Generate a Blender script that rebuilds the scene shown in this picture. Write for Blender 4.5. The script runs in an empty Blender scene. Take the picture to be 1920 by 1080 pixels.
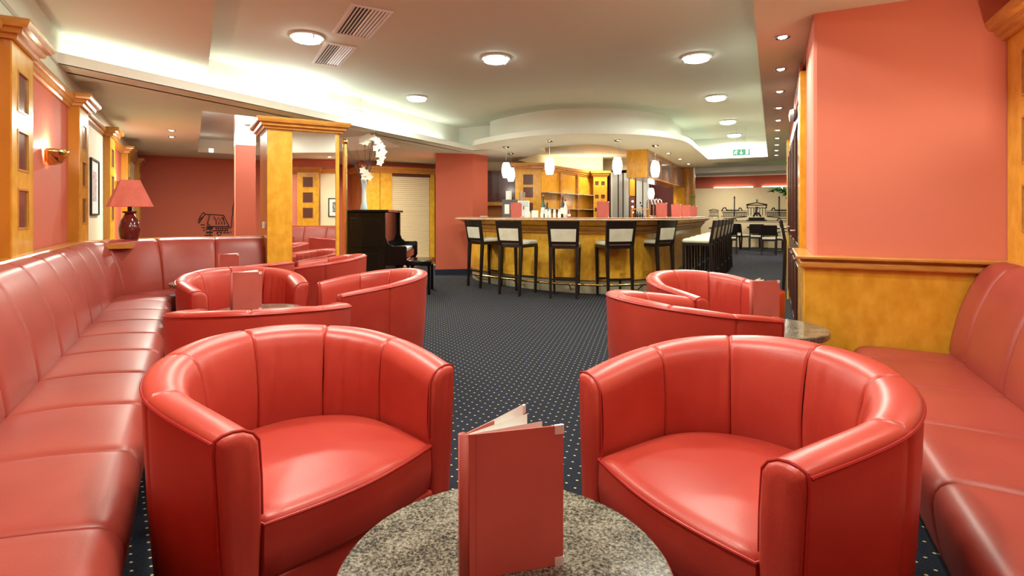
import bpy, bmesh, math, random
from mathutils import Vector, Matrix
from mathutils.geometry import tessellate_polygon
random.seed(7)
R = math.radians
C = bpy.context.scene.collection
sc = bpy.context.scene

# ------------------------------------------------------------------ camera, world, exposure
cam_d = bpy.data.cameras.new('camera'); cam = bpy.data.objects.new('camera', cam_d); C.objects.link(cam)
cam.location = (0, 0, 1.17); cam.rotation_euler = (R(90), 0, 0)
cam_d.sensor_width = 36; cam_d.lens = 18.75; cam_d.shift_y = -0.0719
cam_d.clip_start = 0.02
sc.camera = cam
sc.view_settings.view_transform = 'Standard'; sc.view_settings.look = 'None'
sc.view_settings.gamma = 1; sc.view_settings.use_curve_mapping = False
sc.view_settings.exposure = 0.16
w = bpy.data.worlds.new('world'); sc.world = w; w.use_nodes = True
w.node_tree.nodes['Background'].inputs[0].default_value = (0.9, 0.93, 1, 1)
w.node_tree.nodes['Background'].inputs[1].default_value = 0.3

# two building axes: A = bar / passage, B = left wall with the pillars
MA = Matrix.Rotation(R(-26.1), 4, 'Z')
MB_ = Matrix.Rotation(R(31.1), 4, 'Z')
def A(u, v, z=0): return MA @ Vector((u, v, z))
def B(s, t, z=0): return MB_ @ Vector((s, t, z))
H, FOC, HOR = 1.17, 1000.0, 402.0
def at(px, py, z):
    Y = (z - H) * FOC / (HOR - py); return Vector(((px - 960) / FOC * Y, Y, z))
def atY(px, py, Y): return Vector(((px - 960) / FOC * Y, Y, H + (HOR - py) / FOC * Y))

def light(name, kind, loc, energy, col=(1, 1, 1), size=.2, size_y=None, rot=(0, 0, 0), spot=None, shape=None):
    d = bpy.data.lights.new(name, kind); d.energy = energy; d.color = col
    if kind == 'AREA':
        d.size = size
        d.shape = shape or ('RECTANGLE' if size_y else 'DISK')
        if size_y: d.size_y = size_y
    else: d.shadow_soft_size = size
    if spot: d.spot_size = R(spot); d.spot_blend = .6
    o = bpy.data.objects.new(name, d); C.objects.link(o); o.location = loc; o.rotation_euler = rot
    return o
E_CEIL, E_SPOT, E_COVE = 34, 18, 3.2
NEUT = (.95, 1, .86); WARM = (1, .80, .58)
# lamp positions: round flush fixtures (u, v), all under the raised ceiling
FIX = [(-3.77, 3.5), (-2.55, 4.83), (-.7, 5.69), (-4.38, 5.98), (-.7, 7.75), (-.7, 9.85), (-.7, 11.55),
       (-.7, 3.5), (-2.3, 2.3), (-.75, 1.5), (-1.55, .75)]
for u, v in FIX:
    light('ceiling_lamp_light', 'AREA', A(u, v, 2.69) if (u, v) not in FIX[:1] + FIX[7:9] + FIX[-1:] else A(u, v, 2.53 if (u, v) == FIX[-1] else 2.69), E_CEIL * (.8 if v < 3.55 else 1.1), NEUT, .24)
SPOTS = [(.055, 3.10 + .87 * k) for k in range(11)]
for u, v in SPOTS:
    light('downlight_light', 'SPOT', A(u, v, 2.335), E_SPOT, WARM, .03, spot=110)
for u, v in ((.62, 2.5), (.62, 1.4), (.62, .4)):
    light('downlight_light', 'SPOT', A(u, v, 2.33), 30, NEUT, .04, spot=140)
light('added_bar_uplight', 'AREA', (1.75, 13.2, 2.26), 9, (1, .93, .75), 1.6, .15, rot=(R(180), 0, 0))  # added uplight above the back bar cabinets, brightens the canopy opening
# cove light hidden behind the beam's lip
light('cove_light', 'AREA', A(-5.14, 5.1, 2.42), E_COVE * 3.2, (.93, 1, .93), .10, 5.7, rot=(R(180), 0, R(-26.1)))
light('cove_light', 'AREA', B(.75, 7.3, 2.40), 60, (.75, .85, 1), 1.2, .2, rot=(R(180), 0, R(-26.1)))
# the lounge beyond the pillar, the bar and the restaurant
for s, t in [(1.4, 9.0), (-.1, 8.6), (3.4, 10.2)]:
    light('lounge_lamp_light', 'AREA', B(s, t, 2.32), 75, NEUT, .2)
for u, v in [(-3.2, 10.3), (-3.6, 12.2), (-3.0, 13.3)]:
    light('bar_fill_light', 'AREA', A(u, v, 2.5), 26, (1, .86, .66), .3)  # added area lights without fixtures, warm fill for the bar
for u, v in [(0.5, 15), (0.5, 17.3), (3, 15.5), (3, 18), (-1.5, 19.3), (-2, 16.5)]:
    light('restaurant_lamp_light', 'AREA', A(u, v, 2.47), 46, (1, .96, .88), .5)

# ------------------------------------------------------------------ materials
def mat(name, col, rough=.5, metal=0, spec=.5, coat=0, emit=None, es=0, trans=0, alpha=None, ior=1.45):
    m = bpy.data.materials.new(name); m.use_nodes = True
    b = m.node_tree.nodes['Principled BSDF']; i = b.inputs
    i['Base Color'].default_value = (*col, 1); i['Roughness'].default_value = rough; i['Metallic'].default_value = metal
    i['Specular IOR Level'].default_value = spec; i['Coat Weight'].default_value = coat; i['Coat Roughness'].default_value = .15
    i['IOR'].default_value = ior
    if emit: i['Emission Color'].default_value = (*emit, 1); i['Emission Strength'].default_value = es
    if trans: i['Transmission Weight'].default_value = trans
    if alpha is not None: i['Alpha'].default_value = alpha
    return m
def nd(m, t, **kw):
    n = m.node_tree.nodes.new(t)
    for k, v in kw.items():
        if k.startswith('_'): setattr(n, k[1:], v)
        else: n.inputs[k.replace('_', ' ')].default_value = v
    return n
def lk(m, a, ao, b, bi): m.node_tree.links.new(a.outputs[ao], b.inputs[bi])
def noisy(m, c1, c2, scale=(1, 1, 1), nscale=5, detail=4, lo=.35, hi=.65, bump=0, bscale=None, rough=None, dist=.002):
    """mottled colour between c1 and c2 plus a fine relief"""
    p = m.node_tree.nodes['Principled BSDF']
    tc = nd(m, 'ShaderNodeTexCoord'); mp = nd(m, 'ShaderNodeMapping'); mp.inputs['Scale'].default_value = scale
    lk(m, tc, 'Object', mp, 'Vector')
    n = nd(m, 'ShaderNodeTexNoise', Scale=nscale, Detail=detail); lk(m, mp, 'Vector', n, 'Vector')
    r = nd(m, 'ShaderNodeValToRGB'); r.color_ramp.elements[0].position = lo; r.color_ramp.elements[1].position = hi
    r.color_ramp.elements[0].color = (*c1, 1); r.color_ramp.elements[1].color = (*c2, 1)
    lk(m, n, 'Fac', r, 'Fac'); lk(m, r, 'Color', p, 'Base Color')
    if bump:
        n2 = nd(m, 'ShaderNodeTexNoise', Scale=bscale or nscale, Detail=3); lk(m, mp, 'Vector', n2, 'Vector')
        bp = nd(m, 'ShaderNodeBump', Strength=bump, Distance=dist); lk(m, n2, 'Fac', bp, 'Height'); lk(m, bp, 'Normal', p, 'Normal')
    return m
LEATHER = noisy(mat('red_leather', (.6, .05, .04), .36, spec=.5), (.39, .037, .024), (.47, .055, .036), nscale=3, bump=.25, bscale=260, dist=.001)
BLEATHER = noisy(mat('banquette_leather', (.55, .06, .05), .38, spec=.5), (.29, .043, .031), (.35, .060, .043), nscale=2.5, bump=.22, bscale=240, dist=.001)
PIPING = mat('piping_leather', (.36, .018, .015), .4)
SEAM = mat('seam_thread', (.12, .012, .01), .7)
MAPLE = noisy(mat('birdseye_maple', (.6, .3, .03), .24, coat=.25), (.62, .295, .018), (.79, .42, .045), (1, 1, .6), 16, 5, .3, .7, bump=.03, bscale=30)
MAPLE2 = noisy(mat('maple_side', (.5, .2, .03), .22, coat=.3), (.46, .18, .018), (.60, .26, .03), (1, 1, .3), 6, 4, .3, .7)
CORN = noisy(mat('cornice_wood', (.5, .2, .04), .28, coat=.3), (.46, .19, .03), (.62, .29, .06), (2, 2, 8), 5, 3, .3, .7)
DARKW = mat('dark_window', (.12, .045, .035), .18)
WENGE = mat('wenge', (.014, .008, .006), .32)
CREAM = noisy(mat('cream_leather', (.66, .6, .44), .45), (.62, .56, .42), (.70, .65, .5), nscale=8)
REDW = mat('red_paint', (.53, .11, .058), .62)
REDW2 = mat('terracotta_paint', (.70, .22, .15), .6)
CREAMW = mat('cream_paint', (.80, .72, .50), .6)
CEIL = mat('ceiling_paint', (.75, .78, .65), .75)
CEIL2 = mat('ceiling_white', (.88, .90, .82), .7)
TAN = mat('mural_beige', (.72, .56, .31), .65)
BRASS = mat('brass', (.80, .56, .20), .18, 1)
SILVER = mat('brushed_silver', (.85, .85, .84), .5, .6)
NAVY = mat('navy_skirting', (.012, .014, .03), .9)
CHROME = mat('chrome', (.75, .75, .74), .15, 1)
MIRROR = mat('mirror_glass', (.90, .92, .89), .01, 1)
WHITE = mat('white_plastic', (.85, .85, .83), .4)
PAPER = mat('paper', (.88, .88, .84), .6)
MENU = noisy(mat('menu_cloth', (.42, .045, .04), .5), (.47, .10, .08), (.52, .12, .095), nscale=6, bump=.08, bscale=400)
BLACK = mat('black_lacquer', (.006, .005, .005), .12, spec=.3)
BLK = mat('black_ink', (.012, .01, .008), .6)
KICK = mat('bar_kick', (.33, .29, .19), .45)
STONE = noisy(mat('bar_top', (.7, .45, .3), .2, coat=.3), (.72, .50, .33), (.84, .64, .46), nscale=14)
LAMPM = mat('lamp_glass', (1, 1, 1), .4, emit=(.95, 1, .93), es=12)
PEND = mat('pendant_glass', (1, .97, .9), .3, emit=(1, .93, .82), es=3.2)
SPOTM = mat('spot_bulb', (1, 1, 1), .4, emit=(1, .9, .75), es=14)
GLOW = mat('lit_strip', (1, 1, 1), .4, emit=(1, .82, .66), es=9)
SHADE = noisy(mat('lamp_shade', (.6, .1, .07), .7, emit=(.7, .12, .08), es=.12), (.56, .12, .08), (.66, .17, .12), nscale=9)
POT = mat('glazed_ceramic', (.12, .012, .014), .1, coat=.5)
GREEN = mat('sign_green', (.0, .13, .06), .4, emit=(0, .2, .09), es=.25)
SIGNW = mat('sign_white', (.85, .95, .88), .4, emit=(.8, 1, .9), es=.8)
BLIND = mat('roller_slat', (.80, .66, .42), .35)
GREY = mat('grey_metal', (.10, .10, .10), .4)
DOORW = mat('door_brown', (.085, .030, .022), .25, coat=.3)
LEAF = mat('leaf', (.05, .2, .03), .5)
PETAL = mat('petal_cream', (.80, .76, .64), .6)
TWIG = mat('twig', (.05, .025, .02), .7)
FROST = mat('frosted_pane', (.42, .28, .24), .12, coat=.4)
PALEG = mat('pale_glass', (.55, .64, .66), .15)
DRED = mat('dark_red_paint', (.16, .02, .02), .5)
GLASS = mat('clear_glass', (.9, .92, .9), .05, trans=.9)

CARPET = mat('carpet', (.02, .025, .06), .95, spec=.15)
def carpet():
    m = CARPET; p = m.node_tree.nodes['Principled BSDF']; N = m.node_tree
    tc = nd(m, 'ShaderNodeTexCoord'); mp = nd(m, 'ShaderNodeMapping'); mp.inputs['Rotation'].default_value = (0, 0, R(26.1 - 12))
    lk(m, tc, 'Object', mp, 'Vector')
    outs = []
    for off in (0, .5):
        a = nd(m, 'ShaderNodeVectorMath', _operation='MULTIPLY_ADD'); lk(m, mp, 'Vector', a, 0)
        a.inputs[1].default_value = (1 / .084, 1 / .068, 1); a.inputs[2].default_value = (off, off, 0)
        f = nd(m, 'ShaderNodeVectorMath', _operation='FRACTION'); lk(m, a, 'Vector', f, 0)
        s = nd(m, 'ShaderNodeVectorMath', _operation='SUBTRACT'); lk(m, f, 'Vector', s, 0); s.inputs[1].default_value = (.5, .5, 0)
        k = nd(m, 'ShaderNodeVectorMath', _operation='MULTIPLY'); lk(m, s, 'Vector', k, 0); k.inputs[1].default_value = (1.0, 1.15, 0)
        l = nd(m, 'ShaderNodeVectorMath', _operation='LENGTH'); lk(m, k, 'Vector', l, 0)
        r = nd(m, 'ShaderNodeMapRange'); lk(m, l, 'Value', r, 'Value')
        r.inputs['From Min'].default_value = .05; r.inputs['From Max'].default_value = .085; r.inputs['To Min'].default_value = 1; r.inputs['To Max'].default_value = 0
        outs.append(r)
    mx = nd(m, 'ShaderNodeMath', _operation='MAXIMUM'); lk(m, outs[0], 'Result', mx, 0); lk(m, outs[1], 'Result', mx, 1)
    w_ = nd(m, 'ShaderNodeTexNoise', Scale=260, Detail=2); lk(m, mp, 'Vector', w_, 'Vector')
    r = nd(m, 'ShaderNodeValToRGB'); lk(m, w_, 'Fac', r, 'Fac')
    r.color_ramp.elements[0].position = .35; r.color_ramp.elements[1].position = .7
    r.color_ramp.elements[0].color = (.004, .005, .011, 1); r.color_ramp.elements[1].color = (.032, .036, .052, 1)
    mix = nd(m, 'ShaderNodeMix', _data_type='RGBA'); lk(m, mx, 'Value', mix, 'Factor')
    N.links.new(r.outputs['Color'], mix.inputs[6]); mix.inputs[7].default_value = (.62, .50, .26, 1)
    N.links.new(mix.outputs[2], p.inputs['Base Color'])
    bp = nd(m, 'ShaderNodeBump', Strength=.4, Distance=.003); lk(m, w_, 'Fac', bp, 'Height'); lk(m, bp, 'Normal', p, 'Normal')
carpet()
GRANITE = mat('granite', (.2, .18, .15), .14, coat=.2)
def granite():
    m = GRANITE; p = m.node_tree.nodes['Principled BSDF']
    tc = nd(m, 'ShaderNodeTexCoord'); n = nd(m, 'ShaderNodeTexNoise', Scale=185, Detail=5, Roughness=.7); lk(m, tc, 'Object', n, 'Vector')
    n2 = nd(m, 'ShaderNodeTexNoise', Scale=14, Detail=2); lk(m, tc, 'Object', n2, 'Vector')
    ad = nd(m, 'ShaderNodeMath', _operation='MULTIPLY_ADD'); lk(m, n2, 'Fac', ad, 0); ad.inputs[1].default_value = .25; lk(m, n, 'Fac', ad, 2)
    r = nd(m, 'ShaderNodeValToRGB'); lk(m, ad, 'Value', r, 'Fac'); e = r.color_ramp.elements
    e[0].position = .50; e[0].color = (.014, .012, .010, 1); e[1].position = .76; e[1].color = (.30, .27, .21, 1)
    x = e.new(.62); x.color = (.13, .115, .088, 1)
    lk(m, r, 'Color', p, 'Base Color')
granite()

# ------------------------------------------------------------------ mesh helper
WM = {}
class MB:
    def __init__(s): s.v = []; s.f = []
    def add(s, vs, fs):
        k = len(s.v); s.v += [Vector(x) for x in vs]; s.f += [tuple(i + k for i in f) for f in fs]; return s
    def box(s, x0, x1, y0, y1, z0, z1, M=None):
        vs = [Vector(p) for p in ((x0, y0, z0), (x1, y0, z0), (x1, y1, z0), (x0, y1, z0), (x0, y0, z1), (x1, y0, z1), (x1, y1, z1), (x0, y1, z1))]
        if M: vs = [M @ p for p in vs]
        return s.add(vs, [(0, 3, 2, 1), (4, 5, 6, 7), (0, 1, 5, 4), (1, 2, 6, 5), (2, 3, 7, 6), (3, 0, 4, 7)])
    def hexa(s, lo, hi):            # two quads of 4 points
        return s.add(list(lo) + list(hi), [(0, 3, 2, 1), (4, 5, 6, 7), (0, 1, 5, 4), (1, 2, 6, 5), (2, 3, 7, 6), (3, 0, 4, 7)])
    def prism(s, poly, z0, z1):     # poly CCW (x,y)
        n = len(poly)
        vs = [(p[0], p[1], z0) for p in poly] + [(p[0], p[1], z1) for p in poly]
        tri = tessellate_polygon([[Vector((p[0], p[1], 0)) for p in poly]])
        fs = [tuple(t[::-1]) for t in tri] + [tuple(i + n for i in t) for t in tri]
        fs += [(i, (i + 1) % n, (i + 1) % n + n, i + n) for i in range(n)]
        return s.add(vs, fs)
    def tube(s, pts, r, n=8, cap=True, rs=None):
        pts = [Vector(p) for p in pts]; m = len(pts); k = len(s.v); up = Vector((0, 0, 1)); prev = None
        for i, p in enumerate(pts):
            d = (pts[min(i + 1, m - 1)] - pts[max(i - 1, 0)])
            d = d.normalized() if d.length > 1e-9 else Vector((0, 0, 1))
            if prev is None:
                a = d.cross(up) if abs(d.z) < .95 else d.cross(Vector((1, 0, 0)))
            else: a = prev - d * prev.dot(d)
            a.normalize(); b = d.cross(a); prev = a; rr = rs[i] if rs else r
            for j in range(n):
                t = 2 * math.pi * j / n; s.v.append(p + (a * math.cos(t) + b * math.sin(t)) * rr)
        for i in range(m - 1):
            for j in range(n):
                s.f.append((k + i * n + j, k + i * n + (j + 1) % n, k + (i + 1) * n + (j + 1) % n, k + (i + 1) * n + j))
        if cap: s.f.append(tuple(k + j for j in range(n))[::-1]); s.f.append(tuple(k + (m - 1) * n + j for j in range(n)))
        return s
    def lathe(s, prof, n=24, c=(0, 0, 0), M=None, cap=True):
        k = len(s.v); m = len(prof)
        for r, z in prof:
            for j in range(n):
                t = 2 * math.pi * j / n; p = Vector((c[0] + r * math.cos(t), c[1] + r * math.sin(t), c[2] + z))
                s.v.append(M @ p if M else p)
        for i in range(m - 1):
            for j in range(n):
                s.f.append((k + i * n + j, k + i * n + (j + 1) % n, k + (i + 1) * n + (j + 1) % n, k + (i + 1) * n + j))
        if cap:
            if prof[0][0] > 1e-6: s.f.append(tuple(k + j for j in range(n))[::-1])
            if prof[-1][0] > 1e-6: s.f.append(tuple(k + (m - 1) * n + j for j in range(n)))
        return s
    def rings(s, rings, closed=True, caps=True):     # list of equal-length point rings
        k = len(s.v); n = len(rings[0])
        for r in rings: s.v += [Vector(p) for p in r]
        J = n if closed else n - 1
        for i in range(len(rings) - 1):
            for j in range(J):
                s.f.append((k + i * n + j, k + i * n + (j + 1) % n, k + (i + 1) * n + (j + 1) % n, k + (i + 1) * n + j))
        if caps and closed:
            for b, rev in ((0, True), (len(rings) - 1, False)):
                c = sum((Vector(p) for p in rings[b]), Vector()) / n; s.v.append(c); ci = len(s.v) - 1
                for j in range(n):
                    q = (k + b * n + j, k + b * n + (j + 1) % n, ci); s.f.append(q[::-1] if rev else q)
        return s
    def build(s, name, m, parent=None, M=None, smooth=35, bevel=0, kind=None, flip=False, seg=2):
        vs = [M @ p for p in s.v] if M else list(s.v); o_loc = Vector()
        if parent is not None and M is not None:
            inv = WM[parent.name].inverted(); vs = [inv @ p for p in vs]
        elif parent is None and kind != 'structure':
            lo = Vector((min(p.x for p in vs), min(p.y for p in vs), min(p.z for p in vs))); hi = Vector((max(p.x for p in vs), max(p.y for p in vs), 0))
            o_loc = Vector(((lo.x + hi.x) / 2, (lo.y + hi.y) / 2, lo.z)); vs = [p - o_loc for p in vs]
        me = bpy.data.meshes.new(name); me.from_pydata(vs, [], s.f); me.validate()
        bm = bmesh.new(); bm.from_mesh(me); bmesh.ops.recalc_face_normals(bm, faces=bm.faces)
        if flip: bmesh.ops.reverse_faces(bm, faces=bm.faces)
        bm.to_mesh(me); bm.free()
        if smooth:
            me.polygons.foreach_set('use_smooth', [True] * len(me.polygons)); me.set_sharp_from_angle(angle=R(smooth))
        me.materials.append(m)
        o = bpy.data.objects.new(name, me); C.objects.link(o); o.location = o_loc
        if parent is not None: o.parent = parent; WM[o.name] = WM.get(parent.name, Matrix())
        if bevel:
            b = o.modifiers.new('bevel', 'BEVEL'); b.width = bevel; b.segments = seg; b.limit_method = 'ANGLE'; b.angle_limit = R(40)
        if kind: o['kind'] = kind
        return o
def tag(o, label, cat, group=None):
    o['label'] = label; o['category'] = cat
    if group: o['group'] = group
    return o
def thing(name, label, cat, loc=(0, 0, 0), rz=0, group=None):
    o = bpy.data.objects.new(name, None); C.objects.link(o); o.location = loc; o.rotation_euler = (0, 0, rz); o.empty_display_size = .1
    WM[o.name] = Matrix.Translation(Vector(loc)) @ Matrix.Rotation(rz, 4, 'Z')
    return tag(o, label, cat, group)
KIDS = {}
def dup(root, loc, rz, label, group=None):
    if root.name not in KIDS:
        KIDS[root.name] = [(c, [g for g in bpy.data.objects if g.parent == c]) for c in bpy.data.objects if c.parent == root]
    r = root.copy(); C.objects.link(r); r.location = loc; r.rotation_euler = (0, 0, rz); r['label'] = label
    if group: r['group'] = group
    WM[r.name] = Matrix.Translation(Vector(loc)) @ Matrix.Rotation(rz, 4, 'Z')
    for c, gs in KIDS[root.name]:
        cc = c.copy(); C.objects.link(cc); cc.parent = r
        for g in gs:
            gg = g.copy(); C.objects.link(gg); gg.parent = cc
    return r
class Path:
    """2D polyline with arc length; normal = left of travel times side"""
    def __init__(s, pts, side=1, smooth=0):
        pts = [Vector((p[0], p[1])) for p in pts]
        if smooth:
            q = []
            for i in range(len(pts) - 1):
                p0, p1, p2, p3 = pts[max(i - 1, 0)], pts[i], pts[i + 1], pts[min(i + 2, len(pts) - 1)]
                for k in range(smooth):
                    t = k / smooth
                    q.append(.5 * ((2 * p1) + (p2 - p0) * t + (2 * p0 - 5 * p1 + 4 * p2 - p3) * t * t + (3 * p1 - p0 - 3 * p2 + p3) * t ** 3))
            q.append(pts[-1]); pts = q
        s.p = pts; s.side = side; s.L = [0]
        for a, b in zip(pts, pts[1:]): s.L.append(s.L[-1] + (b - a).length)
        s.len = s.L[-1]; s.n = []
        for i in range(len(pts)):
            d = (pts[min(i + 1, len(pts) - 1)] - pts[max(i - 1, 0)]).normalized(); s.n.append(Vector((-d.y, d.x)) * side)
    def at(s, l):
        l = max(0, min(s.len, l)); i = 0
        while i < len(s.L) - 2 and s.L[i + 1] < l: i += 1
        t = (l - s.L[i]) / max(1e-9, s.L[i + 1] - s.L[i])
        return s.p[i].lerp(s.p[i + 1], t), s.n[i].lerp(s.n[i + 1], t).normalized()
    def off(s, l, d):
        p, n = s.at(l); return p + n * d
def sweep(path, l0, l1, prof, n=8, pull=0, puff=0, pw=.035, wav=0):
    """closed profile [(d, z)] swept from l0 to l1; pull draws the section in at both ends (a seam)"""
    m = MB(); rings = []
    cx = sum(p[0] for p in prof) / len(prof); cz = sum(p[1] for p in prof) / len(prof)
    N = []
    K = len(prof)
    for i in range(K):
        a = prof[(i - 1) % K]; b = prof[(i + 1) % K]; tx, tz = b[0] - a[0], b[1] - a[1]; q = math.hypot(tx, tz) or 1
        nx, nz = tz / q, -tx / q
        if nx * (prof[i][0] - cx) + nz * (prof[i][1] - cz) < 0: nx, nz = -nx, -nz
        N.append((nx, nz))
    L = l1 - l0
    ts = sorted(set([0, .012, .03, .06, .11] + [1 - x for x in (0, .012, .03, .06, .11)] + [i / n for i in range(n + 1)])) if pull else [i / n for i in range(n + 1)]
    for t in ts:
        l = l0 + t * L; e = min(t, 1 - t) * L
        pl = pull * (max(0, 1 - e / pw) ** 2) - puff * math.sin(math.pi * t)
        pos, nor = path.at(l); ring = []
        for (d, z), (nx, nz) in zip(prof, N):
            dd = d - nx * pl; zz = z - nz * pl
            sh = 0
            if wav:
                sh = wav * math.sin((d - .1) * 9)
                pp, nn = path.at(l + sh); q = pp + nn * dd
            else: q = pos + nor * dd
            ring.append((q.x, q.y, zz))
        rings.append(ring)
    m.rings(rings); return m
# ------------------------------------------------------------------ the shell
def w2(M, pts): return [tuple((M @ Vector((p[0], p[1], 0)))[:2]) for p in pts]
ZS, ZC, ZL = 2.35, 2.78, 2.61
MB().box(-14, 16, -3, 27, -.1, 0).build('floor', CARPET, kind='structure', smooth=0)

DISC = Path([(-4.66, 8.6), (-4.74, 8.25), (-4.62, 7.93), (-4.1, 7.62), (-3.55, 7.40), (-3.05, 7.34), (-2.52, 7.44), (-2.05, 7.70), (-1.66, 8.07), (-1.38, 8.6), (-1.26, 9.2), (-1.25, 10), (-1.25, 11), (-1.25, 12.1), (-1.25, 14.1)], 1, 8)
dpts = DISC.p
i121 = min(range(len(dpts)), key=lambda i: abs(dpts[i].y - 12.1) + (0 if dpts[i].x > -1.4 else 9))
disc_to = [tuple(p) for p in dpts[:i121 + 1]]
hole_main = w2(MA, [(-.1, .12), (-.1, 12.1)]) + w2(MA, disc_to[::-1]) + w2(MA, [(-5.0, 8.6)]) 
pc = MB_ @ Vector((-.92, 0, 0))
# where u = -5 meets the left wall line s = -.92
def meetAB(u, s):
    c, d = math.cos(R(26.1)), math.sin(R(26.1)); e, f = math.cos(R(31.1)), math.sin(R(31.1))
    # c X - d Y = u ; e X + f Y = s
    D = c * f + d * e; return ((u * f + d * s) / D, (c * s - e * u) / D)
hole_main += [meetAB(-5.0, -.92), meetAB(-.1, -.92)]
hole_main = hole_main[1:] + hole_main[:1] if False else hole_main
hole_main[0] = meetAB(-.1, -.92)
hole_main.pop()
hole_rec = [(-3.53, 6.08), (-2.10, 7.05 + .35), (-1.95, 9.37), (-4.82, 10.78), (-5.95, 10.1)]
hole_bar = w2(MA, [(-3.75, 8.75), (-3.3, 8.62), (-2.8, 8.6), (-2.55, 8.9), (-2.47, 9.5), (-2.47, 14.0), (-5.2, 14.0), (-5.0, 10.5), (-3.9, 9.4)])
hole_res = w2(MA, [(-1.24, 14.12), (-1.24, 13.0), (7, 13.0), (7, 21), (-6, 21), (-6, 14.12)])
outer = [(-14, -3), (16, -3), (16, 27), (-14, 27)]
def ceil_plane():
    loops = [outer, hole_main, hole_rec, hole_bar, hole_res]
    bm = bmesh.new(); es = []
    for lp in loops:
        vs = [bm.verts.new((p[0], p[1], ZS)) for p in lp]
        for i in range(len(vs)): es.append(bm.edges.new((vs[i], vs[(i + 1) % len(vs)])))
    bmesh.ops.triangle_fill(bm, edges=es, use_beauty=True, use_dissolve=False)
    me = bpy.data.meshes.new('ceiling'); 
    for f in bm.faces:
        if f.normal.z > 0: f.normal_flip()
    bm.to_mesh(me); bm.free(); me.materials.append(CEIL)
    o = bpy.data.objects.new('ceiling', me); C.objects.link(o); o['kind'] = 'structure'
ceil_plane()
def fascia(name, pts, z0, z1, m, closed=False):
    b = MB(); n = len(pts); th = .012
    for i in range(n if closed else n - 1):
        p, q = Vector(pts[i]), Vector(pts[(i + 1) % n]); d = (q - p)
        if d.length < 1e-6: continue
        b.add([(p.x, p.y, z0), (q.x, q.y, z0), (q.x, q.y, z1), (p.x, p.y, z1)], [(0, 1, 2, 3)])
    return b.build(name, m, kind='structure', smooth=25)
MB().add([(-14, -3, ZC), (16, -3, ZC), (16, 27, ZC), (-14, 27, ZC)], [(0, 3, 2, 1)]).build('ceiling_raised', CEIL, kind='structure', smooth=0)
# lower panel of the raised ceiling, left of the line s = .15
c0, c1 = meetAB(-5.25, .15), meetAB(-5.25, -1.3)
lowp = [c0, c1, tuple(B(-1.3, -2.5)[:2]), tuple(B(.15, -1.6)[:2])]
MB().prism(lowp, ZL, ZC).build('ceiling_panel', CEIL, kind='structure', smooth=0)
# right edge, far edge of the raised field
fascia('trim_1', [hole_main[0]] + w2(MA, [(-.1, 12.1), (-1.7, 12.1)]), ZS, ZC, CEIL2)
# beam with lip and trough on the left
lip = MB(); l0 = meetAB(-5.0, -.92); l0A = MA.inverted() @ Vector((*l0, 0))
lip.box(-5.03, -5.0, l0A.y - .1, 8.6, ZS, 2.435)
lip.box(-5.26, -5.03, l0A.y - .6, 8.6, ZS + .01, 2.385)
lip.build('trim_2', CEIL2, M=MA, kind='structure', smooth=0)
MB().box(-5.30, -5.26, 1.4, 8.6, ZS, ZC).build('trim_3', CEIL2, M=MA, kind='structure', smooth=0)
MB().prism([(-5.30, 8.50), (-4.35, 8.50), (-4.35, 9.2), (-5.30, 9.2)], ZS + .01, ZC).build('trim_4', CEIL2, M=MA, kind='structure', smooth=0)
# round canopy over the bar
cn = MB(); low = [DISC.off(l, 0) for l in [DISC.len * i / 70 for i in range(71)]]; up = [DISC.off(l, .30) for l in [DISC.len * i / 70 for i in range(71)]]
cn.rings([[(p.x, p.y, ZS), (p.x, p.y, ZS + .085), (q.x, q.y, ZS + .085), (q.x, q.y, ZC)] for p, q in zip(low, up)], closed=False)
cn.build('trim_5', CEIL2, M=MA, kind='structure', smooth=30)
MB().box(-5, -1.25, 14.08, 14.12, ZS, ZC).build('trim_6', CEIL2, M=MA, kind='structure', smooth=0)
fascia('trim_7', hole_rec, ZS, ZC, CEIL2, True)
MB().prism(hole_rec, 2.60, 2.62).build('ceiling_recess', CEIL2, kind='structure', smooth=0)
fascia('trim_8', hole_bar, ZS, ZC, CREAMW, True)
MB().prism(hole_bar, 2.62, 2.64).build('ceiling_bar', CREAMW, kind='structure', smooth=0)
MB().box(-1.24, 7, 12.98, 13.0, ZS, ZC).box(-5.5, 7, 15.4, 16.0, 2.50, ZC).box(-5.5, 7, 17.6, 20.6, 2.62, ZC).box(-5.5, 7, 19.9, 20.3, 2.52, 2.62).build('trim_9', CEIL2, M=MA, kind='structure', smooth=0)

# walls
def cornice(b, pts, z0, z1, proj, M=None):
    """stepped cornice round an open polyline (outside on the right of travel)"""
    P = Path(pts, -1); n = len(P.p); steps = [(0, z0), (.25, z0), (.32, z0 + .22 * (z1 - z0)), (.55, z0 + .26 * (z1 - z0)), (.6, z0 + .5 * (z1 - z0)), (.85, z0 + .56 * (z1 - z0)), (1, z0 + .84 * (z1 - z0)), (1, z1), (-.15, z1)]
    pts = P.p
    segn = []
    for a, c in zip(pts, pts[1:]):
        d = (c - a).normalized(); segn.append(Vector((d.y, -d.x)))
    rings = []
    for i in range(n):
        n1 = segn[max(i - 1, 0)]; n2 = segn[min(i, n - 2)]; mm = (n1 + n2); mm = mm / max(.3, mm.dot(n1) if mm.length > 0 else 1)
        rings.append([(pts[i].x + mm.x * d * proj, pts[i].y + mm.y * d * proj, z) for d, z in steps])
    return b.rings(rings)
SW = -.90       # left wall plane, pilasters stand .08 proud of it
MB().box(SW - .12, SW, -2.3, 12.9, 0, ZC).build('wall_left', REDW, M=MB_, kind='structure', smooth=0)
panel_no = 0
PT = [1.78, 3.84, 5.90, 7.96, 10.02, 12.08]
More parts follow.
